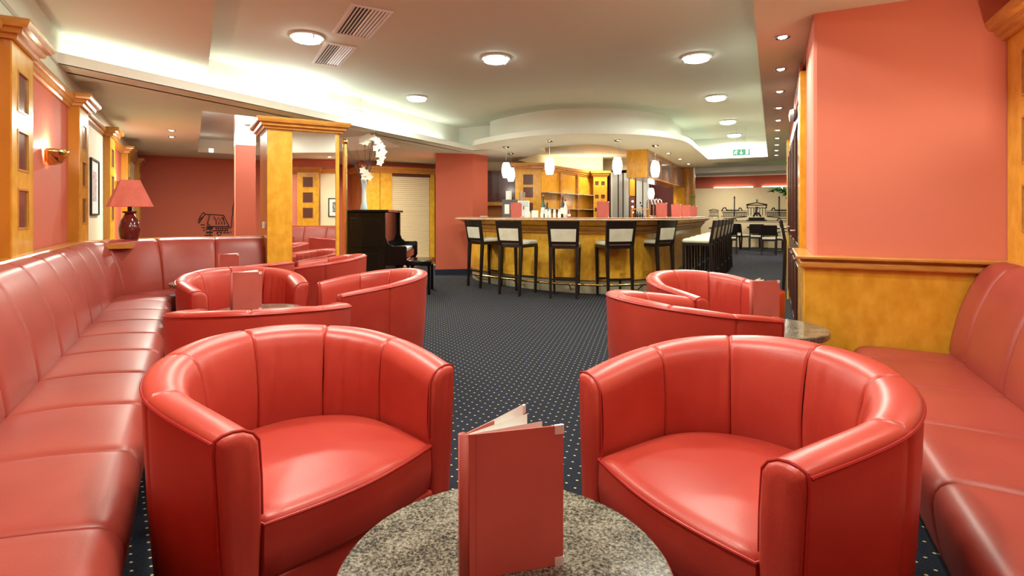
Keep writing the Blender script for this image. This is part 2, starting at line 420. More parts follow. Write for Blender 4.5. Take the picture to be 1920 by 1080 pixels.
labels_p = {1.78: 'maple wall pilaster at the left edge nearest the camera', 3.84: 'foremost maple wall pilaster with three dark square insets, at the left picture edge',
            5.90: 'maple wall pilaster between the brass sconce and the framed picture', 7.96: 'maple wall pilaster just beyond the framed picture on the cream wall',
            10.02: 'maple wall pilaster behind the red lamp shade', 12.08: 'farthest maple wall pilaster, in the corner by the far red wall'}
def pilaster(M, w, face, base, side, label, t0, zb=.0, ztop=2.17):
    """pilaster on a wall line: runs along local y from t0 to t0+w; face plane at x=face, wall at x=base"""
    c = M @ Vector((base, t0 + w / 2, zb)); p = thing('pilaster', label, 'pilaster', c, 0, 'maple pilasters along the walls')
    lo, hi = min(face, base), max(face, base)
    zc0 = ztop - .10
    # body built with three square openings on its broad face
    yc = t0 + w / 2; hs = .105; zs = [1.20, 1.53, 1.86]
    d = .007 * (1 if face > base else -1)
    inner = face - d
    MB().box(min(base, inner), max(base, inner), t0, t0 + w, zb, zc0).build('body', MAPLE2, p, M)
    fr = MB(); a, b_ = min(face, inner), max(face, inner)
    fr.box(a, b_, t0, yc - hs, zb, zc0).box(a, b_, yc + hs, t0 + w, zb, zc0)
    zprev = zb
    for z in zs: fr.box(a, b_, yc - hs, yc + hs, zprev, z - hs); zprev = z + hs
    fr.box(a, b_, yc - hs, yc + hs, zprev, zc0)
    fr.build('face_panel', MAPLE, p, M)
    for z in zs:
        g = MB().box(min(inner, inner + d * .2), max(inner, inner + d * .2), yc - hs, yc + hs, z - hs, z + hs).build('inset_pane', DARKW, p, M)
        f = MB(); e = .012; o0, o1 = min(face, face + d * .5), max(face, face + d * .5)
        f.box(o0, o1, yc - hs - e, yc - hs, z - hs - e, z + hs + e).box(o0, o1, yc + hs, yc + hs + e, z - hs - e, z + hs + e)
        f.box(o0, o1, yc - hs, yc + hs, z + hs, z + hs + e).box(o0, o1, yc - hs, yc + hs, z - hs - e, z - hs)
        f.build('inset_frame', CORN, g, M)
    pts = [(base, t0), (face, t0), (face, t0 + w), (base, t0 + w)] if face > base else [(base, t0 + w), (face, t0 + w), (face, t0), (base, t0)]
    pts = pts if True else pts
    cornice(MB(), pts, zc0, ztop, .09).build('cornice', CORN, p, M)
    return p
for t in PT: pilaster(MB_, .45, -.82, SW, 1, labels_p[t], t, ztop=2.21)
# painted panels and cornice strips between the left pilasters
bays = [(PT[i] + .45, PT[i + 1]) for i in range(5)]
for i, (a, b_) in enumerate(bays):
    if i in (2, 4): MB().box(SW, SW + .012, a, b_, 0, 2.10).build('wall_panel', CREAMW, M=MB_, kind='structure', smooth=0)
    cornice(MB(), [(SW, a), (SW, b_)], 2.09, 2.18, .06).build('trim_%d' % (10 + i), CORN, M=MB_, kind='structure')
MB().box(SW, SW + .006, -2, 12.9, 2.18, ZC).build('wall_band', CEIL, M=MB_, kind='structure', smooth=0)
MB().box(SW, SW + .02, -2, 12.9, 2.345, 2.358).build('trim_15', CHROME, M=MB_, kind='structure', smooth=0)
# far red wall beyond the lounge, with the ink drawing of a half-timbered house
MB().box(SW, 7.2, 12.9, 13.0, 0, ZC).build('wall_far', REDW, M=MB_, kind='structure', smooth=0)
# right side: red wall across, side wall of the passage, right wall
MB().box(.21, 2.6, 3.60, 3.72, 0, ZC).box(.21, .33, 3.72, 4.35, 0, ZC).build('wall_right', REDW2, M=MA, kind='structure', smooth=0, bevel=.02)
MB().box(.21, .33, 4.35, 4.95, 2.30, ZC).box(.21, .33, 4.95, 8.5, 2.12, ZC).box(.36, .45, 3.7, 8.5, 0, ZC).build('wall_passage', REDW2, M=MA, kind='structure', smooth=0)
MB().box(1.165, 1.3, -2.4, 3.7, 0, ZC).build('wall_side', REDW2, M=MA, kind='structure', smooth=0)
MB().box(1.155, 1.165, 2.10, 3.0, .9, 2.06).build('wall_panel_right', CREAMW, M=MA, kind='structure', smooth=0)
MB().box(-1.4, 1.4, -1.12, -1.0, 0, ZC).build('wall_back', REDW2, kind='structure', smooth=0)
pilaster(MA, .595, 1.085, 1.165, -1, 'maple pilaster at the right picture edge beside the plain red wall', 3.115 - .115)
pilaster(MA, .46, 1.085, 1.165, -1, 'maple pilaster on the right wall seen only in the mirror, left of the small picture', 1.63)
pilaster(MA, .46, 1.085, 1.165, -1, 'maple pilaster on the right wall beside the camera', .14)
for a, b_, k in ((.60, 1.63, 16), (2.09, 3.0, 17)):
    cornice(MB(), [(1.155, b_), (1.155, a)], 2.05, 2.14, .06).build('trim_%d' % k, CORN, M=MA, kind='structure')
# maple wainscot under the red wall with its ledge moulding
wn = thing('wainscot', 'maple panelling with a moulded ledge under the plain red wall on the right', 'panelling', A(.6, 3.57))
MB().box(.16, 1.16, 3.555, 3.60, 0, .86).box(.16, .21, 3.60, 4.3, 0, .86).build('panel', MAPLE, wn, MA, bevel=.004)
MB().box(.14, 1.16, 3.52, 3.60, .86, .90).box(.14, .21, 3.60, 4.3, .86, .90).build('moulding', CORN, wn, MA, bevel=.012, seg=3)
MB().box(.12, 1.16, 3.50, 3.60, .912, .932).box(.12, .21, 3.60, 4.3, .912, .932).box(.15, 1.16, 3.53, 3.6, .90, .912).box(.15, .21, 3.6, 4.3, .90, .912).build('ledge', CORN, wn, MA, bevel=.006)
# door post and the open brown door
MB().box(.17, .36, 4.35, 4.62, 0, 2.2).build('trim_18', MAPLE, M=MA, kind='structure', bevel=.006)
dr = thing('panel_door', 'dark brown door with tall panels standing open at the passage edge', 'door', A(.2, 6.5))
MB().box(.19, .25, 4.66, 8.3, .01, 2.11).build('leaf', DOORW, dr, MA, bevel=.004)
for v0 in (4.8, 5.65, 6.55, 7.45):
    for z0, z1 in ((.15, .75), (.9, 1.95)):
        f = MB(); x0, x1 = .175, .19; v1 = v0 + .62; e = .03
        f.box(x0, x1, v0, v1, z0, z0 + e).box(x0, x1, v0, v1, z1 - e, z1).box(x0, x1, v0, v0 + e, z0 + e, z1 - e).box(x0, x1, v1 - e, v1, z0 + e, z1 - e)
        f.build('panel_frame', DOORW, dr, MA, bevel=.004)
for v in (5.55, 7.35):
    MB().tube([A(.19, v, 1.02), A(.15, v, 1.02), A(.15, v + .1, 1.02)], .008).build('handle', CHROME, dr, Matrix())
MB().box(.17, .36, 8.3, 8.5, 0, 2.2).build('trim_19', MAPLE, M=MA, kind='structure')
ds = thing('door_banner', 'narrow red panel with white brush strokes above the brown door', 'sign', A(.2, 4.8, 2.13))
MB().box(.185, .20, 4.64, 5.9, 2.13, 2.33).build('board', DRED if False else REDW, ds, MA)
sb = MB()
for k in range(9):
    v = 4.72 + k * .13; sb.tube([A(.183, v, 2.18), A(.183, v + .04, 2.27), A(.183, v + .08, 2.20), A(.183, v + .10, 2.24)], .004, 5)
sb.build('script_strokes', WHITE, ds, Matrix())
el = thing('emergency_lamp', 'small white oval emergency light above the brown door', 'lamp', A(.17, 5.4, 2.0))
MB().lathe([(0, -.02), (.05, -.02), (.06, 0), (.05, .03), (0, .04)], 20, M=Matrix.Translation(A(.165, 5.5, 2.07)) @ MA @ Matrix.Scale(2.2, 4, (0, 1, 0)) @ Matrix.Rotation(R(-90), 4, 'Y')).build('casing', WHITE, el, Matrix())
# far restaurant wall: beige mural field, red band and lit strips
MB().box(-7, 8, 20.8, 20.9, 0, ZC).build('wall_restaurant', REDW, M=MA, kind='structure', smooth=0)
MB().box(-7, 8, 20.72, 20.8, 0, 2.12).build('wall_mural_field', TAN, M=MA, kind='structure', smooth=0)
MB().box(5.2, 5.3, 8.5, 21, 0, ZC).box(.45, 5.2, 8.5, 8.6, 0, ZC).box(-7, -6.9, 14, 21, 0, ZC).build('wall_restaurant_side', TAN, M=MA, kind='structure', smooth=0)
for i, (a, b_) in enumerate(((-1.95, -.65), (-.35, 1.6))):
    st = thing('wall_light', ['long light strip glowing above the left half of the beige mural', 'long light strip glowing above the right half of the beige mural'][i], 'light', A((a + b_) / 2, 20.72, 2.12), 0, 'light strips above the mural')
    MB().box(a, b_, 20.745, 20.785, 2.135, 2.155).build('tube', GLOW, st, MA)
    MB().box(a, b_, 20.73, 20.79, 2.121, 2.135).build('tray', WHITE, st, MA)
# ------------------------------------------------------------------ banquettes
def smoothprof(pts, n=4):
    """closed Catmull-Rom of a profile"""
    out = []; K = len(pts)
    for i in range(K):
        p0, p1, p2, p3 = (Vector(pts[(i + j) % K]) for j in (-1, 0, 1, 2))
        for k in range(n):
            t = k / n; out.append(tuple(.5 * ((2 * p1) + (p2 - p0) * t + (2 * p0 - 5 * p1 + 4 * p2 - p3) * t * t + (3 * p1 - p0 - 3 * p2 + p3) * t ** 3)))
    return out
BACKP = smoothprof([(.165, .40), (.15, .62), (.09, .80), (.035, .895), (-.005, .918), (-.05, .90), (-.055, .60), (-.05, .40)], 3)
SEATP = smoothprof([(.10, .335), (.12, .43), (.30, .445), (.50, .44), (.575, .425), (.605, .37), (.590, .25), (.555, .16), (.52, .15), (.30, .15)], 3)
def banquette(path, seams_back, seams_seat, label, loc, cap=True, wav=.0, end_panel=None, seat_end=None):
    M = Matrix(); b = thing('banquette', label, 'bench', loc, 0)
    for a, c in zip(seams_back, seams_back[1:]):
        sweep(path, a + .001, c - .001, BACKP, max(5, int((c - a) / .06)), pull=.010, puff=.003, pw=.028).build('backrest_panel', BLEATHER, b, M, smooth=60)
    for a, c in zip(seams_seat, seams_seat[1:]):
        sweep(path, a + .001, c - .001, SEATP, max(5, int((c - a) / .06)), pull=.008, puff=.004, pw=.026, wav=wav).build('seat_cushion', BLEATHER, b, M, smooth=60)
    sweep(path, seams_seat[0], seams_seat[-1], [(.05, .0), (.50, .0), (.50, .16), (.05, .16)], 40).build('plinth', WENGE, b, M, smooth=30)
    sweep(path, seams_back[0], seams_back[-1], [(-.145, .90), (-.145, .925), (-.135, .935), (-.06, .935), (-.05, .925), (-.05, .90)], 60).build('wooden_cap', CORN, b, M, smooth=30)
    return b
arc = []
for i in range(17):
    th = math.pi - (math.pi / 2) * i / 16; arc.append((-.04 + .70 * math.cos(th), 5.69 + .70 * math.sin(th)))
lp = [(-.74, -.2)] + [(-.74, -.2 + .2 * i) for i in range(1, 30) if -.2 + .2 * i < 5.6] + arc + [(.1 + .12 * i, 6.39) for i in range(0, 5)] + [(.675, 6.39)]
LP = Path(w2(MB_, lp), -1)
sl = [0.02] + [.65 + .2 + .48 * k for k in range(-1, 11)] + [6.2, 6.74, 7.25, LP.len]
banq = banquette(LP, sl, sl, 'long red leather banquette along the left wall, curving round to the mirrored pillar', B(-.4, 2.0), wav=.028)
# low maple partition that carries the far leg of the banquette
pt = thing('partition', 'low maple partition behind the far end of the left banquette', 'partition', B(-.1, 6.5))
MB().box(-.82, .675, 6.455, 6.53, 0, .90).build('panel', MAPLE2, pt, MB_)
MB().box(-.82, -.45, 5.95, 6.455, .86, .90).build('corner_shelf', CORN, pt, MB_)
rp = [(1.005, 3.545 - .1 * i) for i in range(38)]
RP = Path(w2(MA, rp), -1)
sr = [0.005] + [3.545 - 3.28 + .48 * k for k in range(0, 8)]
banquette(RP, sr, sr, 'red leather banquette along the right wall, ending at the maple panelling', A(.8, 2.0), wav=.028)

# ------------------------------------------------------------------ tub chairs
Rm, FR = .365, .26
def uflow(w):           # w in metres along the U from right front to left front, local chair faces -y
    Ls = FR; La = math.pi * Rm
    if w <= Ls: return Vector((Rm - .035 * ((Ls - w) / Ls) ** 1.5, -FR + w)), Vector((1, 0))
    if w <= Ls + La:
        a = (w - Ls) / Rm; n = Vector((math.cos(a), math.sin(a))); return n * Rm, n
    return Vector((-Rm + .035 * ((w - Ls - La) / Ls) ** 1.5, -(w - Ls - La))), Vector((-1, 0))
LT = 2 * FR + math.pi * Rm
def hgt(p):
    yy = max(0, min(1, (p.y + FR) / (Rm + FR))); return .662 + .085 * (yy ** .9) * (1 - .06 * math.cos(yy * math.pi))
def seat_outline(n=40, rx=.30, fy=-.275, bulge=.035):
    pts = []
    for i in range(n + 1):
        a = math.pi * i / n; pts.append((rx * math.cos(a), rx * .98 * math.sin(a)))
    for i in range(1, 6): pts.append((-rx, fy * i / 6))
    for i in range(0, 13):
        x = -rx + 2 * rx * i / 12; pts.append((x, fy - bulge * math.sin(math.pi * i / 12)))
    for i in range(5, 0, -1): pts.append((rx, fy * i / 6))
    return [(x * (1 - .10 * max(0, -y / .275) ** 1.5), y) for x, y in pts]
def wr(i, l, z):
    e = math.exp(-((z - .60) / .10) ** 2)
    return .0075 * e * (math.sin(l * 84 + 1.6 * math.sin(z * 6 + i * 2)) * .65 + math.sin(l * 151 + i * 2 + z * 5) * .35) * (.5 + .5 * math.sin(l * 9 + i * 3))
def make_tub(label, loc, rz):
    t = thing('tub_chair', label, 'armchair', loc, rz, 'red leather tub chairs')
    ang = [R(5), R(47), R(90), R(133), R(175)]
    seams = [0] + [FR + Rm * q for q in ang] + [LT]; last = len(seams) - 2
    for i, (a, b) in enumerate(zip(seams, seams[1:])):
        rings = []; n = int((b - a) / .012)
        ls = sorted(set([a + .0004, a + .003, a + .008] + [a + (b - a) * k / n for k in range(1, n)] + [b - .008, b - .003, b - .0004]))
        ls = [l for l in ls if a < l < b]
        for l in ls:
            p, nn = uflow(l); h = hgt(p); e = min(l - a, b - l); first = l - a < b - l
            at_arm = (i == 0 and first) or (i == last and not first)
            pull = 0 if at_arm else .006 * max(0, 1 - e / .009) ** 1.5
            puff = 0.006 * math.sin(math.pi * (l - a) / (b - a))
            back = max(0, nn.y)
            prof = [(.052, h - .010), (.050, h - .002), (.036, h + .004), (.012, h + .006), (-.012, h + .002), (-.034, h - .010), (-.048, h - .030)]
            for k in range(1, 13):
                z = (h - .026) + (.36 - (h - .026)) * k / 12
                bul = .020 * math.sin(math.pi * min(1, k / 11)) * (.4 + .6 * back)
                prof.append((-.050 - bul - .022 * back * k / 12, z))
            ring = []
            for k, (d, z) in enumerate(prof):
                f = 1 if k > 0 else .2
                dd = d; zz = z
                if k >= 5: dd = d + pull * f - puff + (wr(i, l, z) if 0 < i < last and k > 6 else 0)
                elif k > 0: zz = z - pull * f + puff * .5
                q = p + nn * dd; ring.append((q.x, q.y, zz))
            rings.append(ring)
        MB().rings(rings, closed=False).build('inner_arm' if i in (0, last) else 'inner_back', LEATHER, t, smooth=70)
    # outer shell in three skins
    so = [0, seams[1], seams[-2], LT]
    for i, (a, b) in enumerate(zip(so, so[1:])):
        rings = []; n = max(6, int((b - a) / .03))
        ls = [a + .0004, a + .004, a + .01] + [a + (b - a) * k / n for k in range(1, n)] + [b - .01, b - .004, b - .0004]
        for l in ls:
            p, nn = uflow(l); h = hgt(p); e = min(l - a, b - l); first = l - a < b - l
            arm = (i == 0 and first) or (i == 2 and not first)
            pull = 0 if arm else .006 * max(0, 1 - e / .01)
            ring = []
            for d, z in [(-.03, .10), (.005, .10), (.018, .12), (.030, .25), (.042, .42), (.049, .56), (.053, h - .035), (.052, h - .012)]:
                q = p + nn * (d - pull); ring.append((q.x, q.y, z))
            rings.append(ring)
        MB().rings(rings, closed=False).build('outer_side' if i != 1 else 'outer_back', LEATHER, t, smooth=70)
    # arm fronts: a slightly domed cap over the section
    for w, sx in ((0, 1), (LT, -1)):
        p, nn = uflow(w); h = hgt(p)
        prof = [(-.03, .10), (.018, .11), (.030, .25), (.042, .42), (.049, .56), (.053, h - .035), (.052, h - .010), (.050, h - .002), (.036, h + .004), (.012, h + .006), (-.012, h + .002), (-.034, h - .010), (-.048, h - .030), (-.055, h - .12), (-.056, .45), (-.050, .30), (-.04, .12)]
        cx = 0.0; rings = []
        for sc_, dy in ((1, 0), (1, -.004), (.93, -.013), (.78, -.019), (.4, -.022)):
            rings.append([(p.x + nn.x * d * sc_, p.y + dy, .38 + (z - .38) * (1 - (1 - sc_) * .16)) for d, z in prof])
        MB().rings(rings).build('arm_front', LEATHER, t, smooth=60)
    # piping along the outer rim and down both arm fronts
    pts = []
    for k in range(71):
        l = LT * k / 70; p, nn = uflow(l); q = p + nn * .0535; pts.append((q.x, q.y, hgt(p) - .010))
    MB().tube(pts, .0042, 6).build('rim_piping', PIPING, t)
    for w in (0, LT):
        p, nn = uflow(w); h = hgt(p)
        q = [(p.x + nn.x * d, p.y - .006, z) for d, z in [(.020, .12), (.032, .25), (.044, .42), (.051, .56), (.055, h - .035), (.054, h - .010), (.051, h), (.036, h + .006), (.012, h + .008), (-.012, h + .004), (-.035, h - .009), (-.050, h - .030), (-.056, h - .12), (-.058, .45)]]
        MB().tube(q, .0035, 6).build('arm_piping', PIPING, t)
    # seat cushion
    o = seat_outline(); rings = []
    levels = [(.96, .285), (1.0, .30), (1.012, .36), (1.005, .415), (.985, .432), (.95, .440), (.85, .447), (.7, .453), (.5, .458), (.3, .461), (.1, .462)]
    for s_, z in levels: rings.append([(x * s_, (y + .02) * s_ - .02, z) for x, y in o])
    MB().rings(rings).build('seat_cushion', LEATHER, t, smooth=60)
    fr = [q for q in o if q[1] < -.20]; 
    MB().tube([(x * 1.008, (y + .02) * 1.012 - .02, .428) for x, y in o[41:41 + 23]], .0038, 6).build('cushion_piping', PIPING, t)
    MB().box(-.285, .285, -.275, -.23, .105, .283).build('front_rail', LEATHER, t, bevel=.008)
    MB().prism([(x * .99, y * .99) for x, y in seat_outline(16)][::1], .10, .16).build('seat_base', WENGE, t)
    for x, y in ((.30, -.21), (-.30, -.21), (.24, .25), (-.24, .25)):
        MB().hexa([(x - .018, y - .018, 0), (x + .018, y - .018, 0), (x + .018, y + .018, 0), (x - .018, y + .018, 0)], [(x - .026, y - .026, .13), (x + .026, y - .026, .13), (x + .026, y + .026, .13), (x - .026, y + .026, .13)]).build('leg', CORN, t)
    return t
def rz_face(fx, fy): return math.atan2(fx, -fy)      # rotation that turns local -y to (fx, fy)
TUB = [
 (-.645, 1.66, .79, -.61, 'large red tub chair in the left foreground, front left of the near table'),
 (.635, 1.505, -.883, -.469, 'large red tub chair in the right foreground beside the near table'),
 (-1.24, 2.66, -.30, .95, 'red tub chair seen from behind, directly behind the left foreground chair'),
 (-1.97, 3.90, .66, -.75, 'red tub chair facing the camera behind the second granite table on the left'),
 (-1.03, 3.80, -.86, -.50, 'red tub chair on the left side nearest the open carpet, turned to the left'),
 (-1.90, 5.38, -.96, -.28, 'red tub chair right in front of the mirrored pillar'),
 (-2.36, 4.68, -.90, .43, 'red tub chair seen from behind near the far left banquette, only its rim showing'),
 (.925, 2.83, .90, .30, 'red tub chair seen from the side, directly behind the right foreground chair'),
 (1.34, 3.60, .42, -.91, 'red tub chair beyond the round table on the right, nearest the bar stools'),
]
t0 = None
for i, (x, y, fx, fy, lab) in enumerate(TUB):
    if i == 0: t0 = make_tub(lab, (x, y, 0), rz_face(fx, fy))
    else: dup(t0, (x, y, 0), rz_face(fx, fy), lab)

# ------------------------------------------------------------------ round granite tables
def make_table(label, loc):
    t = thing('round_table', label, 'table', loc, 0, 'round granite lounge tables')
    r = .287
    MB().lathe([(r - .004, .527), (r, .532), (r, .556), (r - .004, .560), (0, .560)], 72, cap=True).build('granite_top', GRANITE, t, smooth=30)
    MB().lathe([(.10, .515), (.10, .527)], 24).build('mount_plate', CHROME, t)
    MB().lathe([(.03, .02), (.03, .515)], 20).build('column', CHROME, t)
    MB().lathe([(.20, 0), (.205, .008), (.19, .018), (.05, .032), (.03, .05)], 40).build('foot', CHROME, t)
    return t
tb = make_table('round granite table in the foreground carrying the large red menu', (-.012, .925, 0))
dup(tb, (-1.60, 3.36, 0), 0, 'round granite table between the chairs on the left, beside the second banquette bay')
dup(tb, (-2.79, 4.856, 0), 0, 'round granite table hidden behind chairs near the far left banquette')
dup(tb, (1.405, 2.91, 0), 0, 'round granite table on the right beside the maple panelling')

# ------------------------------------------------------------------ red menus
def make_menu(label, loc, rz, w=.178, h=.243, a1=14.5, a2=53):
    t = thing('menu', label, 'menu', loc, rz, 'standing red menus')
    def board(ang, name):
        M = Matrix.Rotation(R(ang), 4, 'Z'); s = 1 if name == 'front_cover' else -1
        b = MB().box(.012, w, -.0015, .0015, 0, h, M); o = b.build(name, MENU, t, bevel=.0008)
        g = MB(); g.box(.024, .027, -.0022 if s > 0 else .0004, -.0004 if s > 0 else .0022, .001, h - .001, M); g.build('hinge_groove', MENU, o)
        for z0 in (0, h - .014):
            MB().box(w - .016, w + .0008, -.0024, .0024, z0 - .0008, z0 + .0148, M).build('metal_corner', SILVER, o)
    board(a1, 'front_cover'); board(a2, 'back_cover')
    a0, a3 = R(a1), R(a2); pts = [(.012 * math.cos(a0), .012 * math.sin(a0)), (-.004, .001), (-.007, .008), (.0, .014), (.012 * math.cos(a3), .012 * math.sin(a3))]
    sp = MB(); sp.rings([[(x, y, z) for x, y in pts] for z in (0, h)], closed=False); o = sp.build('spine', MENU, t)
    m = o.modifiers.new('thick', 'SOLIDIFY'); m.thickness = .002
    for k, (f, ww, hh) in enumerate(((.35, .155, .003), (.72, .150, .002), (.965, .168, .004))):
        ang = a1 + (a2 - a1) * f; M = Matrix.Rotation(R(ang), 4, 'Z')
        MB().add([M @ Vector(p) for p in ((.008, 0, .004), (ww, 0, .004), (ww + .001, .001, h + hh - .008 * (2 - k) / 2), (.008, 0, h - .001))], [(0, 1, 2, 3)]).build('page', PAPER, t, smooth=0)
    return t
mn = make_menu('large red menu standing open on the foreground table', (-.083, .886, .560), 0)
dup(mn, (-1.772, 3.36, .560), R(2), 'red menu standing on the second granite table on the left')
dup(mn, (-2.70, 4.90, .560), R(-4), 'red menu standing before the far left banquette, only its upper half showing')
dup(mn, (1.315, 2.93, .560), R(-2), 'red menu standing on the granite table beside the maple panelling on the right')

# ------------------------------------------------------------------ mirrored pillar
pl = thing('mirrored_pillar', 'maple pillar with a tall mirror on its front and a moulded cornice', 'pillar', B(1.05, 6.3))
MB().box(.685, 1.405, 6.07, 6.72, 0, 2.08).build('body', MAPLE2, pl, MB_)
MB().box(.680, .925, 6.03, 6.07, 0, 2.08).build('front_panel', MAPLE, pl, MB_, bevel=.006)
MB().box(1.375, 1.41, 6.03, 6.07, 0, 2.08).build('edge_strip', MAPLE, pl, MB_, bevel=.004)
MB().box(.925, 1.375, 6.05, 6.07, .30, 2.08).build('mirror', MIRROR, pl, MB_, smooth=0)
MB().box(.925, 1.375, 6.04, 6.07, 0, .30).build('base_panel', MAPLE, pl, MB_)
cornice(MB(), [(.675, 6.74), (.675, 6.025), (1.415, 6.025), (1.415, 6.74)], 2.06, 2.17, .10).build('cornice', CORN, pl, MB_)
MB().box(.665, .685, 6.20, 6.33, 1.02, 1.09).build('switch_plate', WHITE, pl, MB_, bevel=.003)
bp = thing('brass_pole', 'tall brass pole with a ball finial beside the pillar mirror', 'pole', B(1.475, 6.05))
MB().tube([(0, 0, .02), (0, 0, 1.95)], .024, 16).build('pole', BRASS, bp)
MB().lathe([(0, -.035), (.024, -.024), (.034, 0), (.024, .024), (0, .035)], 20, (0, 0, 1.98)).build('finial', BRASS, bp, smooth=80)
MB().lathe([(.09, 0), (.09, .012), (.03, .03)], 24).build('foot', BRASS, bp)
# slender red column in the lounge behind
cl = tag(MB().box(-.125, .125, -.125, .125, 0, 2.12, Matrix.Translation(atY(456, 402, 7.4) * Vector((1, 1, 0)) if False else Vector((-3.73, 7.45, 0))) @ MB_).build('red_column', REDW, smooth=0), 'slender square red column left of the mirrored pillar', 'column')
hd = MB().box(-.128, .128, -.128, .128, 2.12, ZC, Matrix.Translation(Vector((-3.73, 7.45, 0))) @ MB_)
o = hd.build('column_head', WHITE, None, None, smooth=0); o.parent = cl; o.location = o.location - cl.location

# ------------------------------------------------------------------ wall things on the left
def sconce(t, label, right=False):
    c = A(1.155, t, 1.645) if right else B(-.888, t, 1.645); s = thing('wall_sconce', label, 'wall lamp', c, R(180 - 26.1) if right else R(31.1), 'brass wall sconces')
    b = MB(); rings = []
    for k in range(9):
        ph = (math.pi / 2) * k / 8; r = .115 * math.cos(ph) ** .8 if k < 8 else .004; z = -.115 * math.sin(ph)
        rings.append([(.002 + r * 1.0 * math.sin(math.pi * j / 20), r * math.cos(math.pi * j / 20), z) for j in range(21)])
    o = b.rings(rings, closed=False).build('bowl', BRASS, s, smooth=80); m = o.modifiers.new('t', 'SOLIDIFY'); m.thickness = .004
    MB().box(0, .008, -.06, .06, -.09, .0).build('wall_plate', BRASS, s)
    MB().lathe([(0, -.02), (.016, -.01), (.018, .01), (0, .02)], 12, (.06, 0, -.05)).build('bulb', mat('sconce_bulb', (1, 1, 1), .4, emit=(1, .85, .65), es=20), s)
    light('sconce_light', 'POINT', A(1.155 - .06, t, 1.66) if right else B(-.888 + .055, t, 1.655), 9 if right else 7, WARM, .02)
sconce(5.10, 'brass half-bowl wall sconce on the red wall at far left, above the banquette')
sconce(9.25, 'smaller-looking distant brass wall sconce behind the red lamp shade')
sconce(2.84, 'brass wall sconce on the right wall beside the picture, out of the frame', True)
def picture(M, x, y0, y1, z0, z1, side, label, art):
    c = M @ Vector((x, (y0 + y1) / 2, z0)); p = thing('framed_picture', label, 'picture', c)
    f = MB(); e = .018; a, b_ = sorted((x, x + .02 * side))
    f.box(a, b_, y0, y1, z0, z0 + e).box(a, b_, y0, y1, z1 - e, z1).box(a, b_, y0, y0 + e, z0 + e, z1 - e).box(a, b_, y1 - e, y1, z0 + e, z1 - e)
    f.build('frame', BLK, p, M)
    a, b_ = sorted((x, x + .008 * side)); MB().box(a, b_, y0 + e, y1 - e, z0 + e, z1 - e).build('mount_board', PAPER, p, M)
    a, b_ = sorted((x + .008 * side, x + .010 * side)); w_, h_ = y1 - y0, z1 - z0
    q = MB().box(a, b_, y0 + w_ * .28, y1 - w_ * .28, z0 + h_ * .25, z1 - h_ * .22).build('print', art, p, M)
art1 = noisy(mat('faded_print', (.5, .4, .4), .6), (.62, .50, .48), (.40, .12, .10), (1, 2, 5), 6, 4, .5, .7)
art2 = noisy(mat('grey_print', (.2, .2, .2), .6), (.04, .04, .04), (.5, .5, .48), (1, 5, 5), 5, 4, .42, .6)
picture(MB_, SW + .012, 6.95, 7.50, 1.16, 1.76, 1, 'framed picture with a pale print on the cream wall at the left', art1)
picture(MA, 1.155, 2.28, 2.60, 1.12, 1.52, -1, 'small black framed grey print on the cream wall, seen in the pillar mirror', art2)

# table lamp on the corner of the banquette
lm = thing('table_lamp', 'table lamp with a red four-sided shade and dark glazed vase base', 'lamp', atY(243, 0, 5.15) * Vector((1, 1, 0)) + Vector((0, 0, .90)), R(42))
MB().lathe([(.055, 0), (.060, .01), (.085, .06), (.092, .13), (.075, .21), (.045, .265), (.040, .275), (.058, .285), (.060, .30), (.03, .30)], 32).build('vase_base', POT, lm, smooth=50)
MB().lathe([(.018, .30), (.018, .345)], 12).build('socket', BLK, lm)
sh = MB(); a, b_ = .172, .075
sh.rings([[(x * s_, y * s_, z) for x, y in ((-1, -1), (1, -1), (1, 1), (-1, 1))] for s_, z in ((a, .345), (b_, .60))], closed=True, caps=False)
o = sh.build('lamp_shade', SHADE, lm, smooth=0); m = o.modifiers.new('t', 'SOLIDIFY'); m.thickness = .003
light('lamp_light', 'POINT', (lm.location.x, lm.location.y, 1.36), 1.3, WARM, .03)

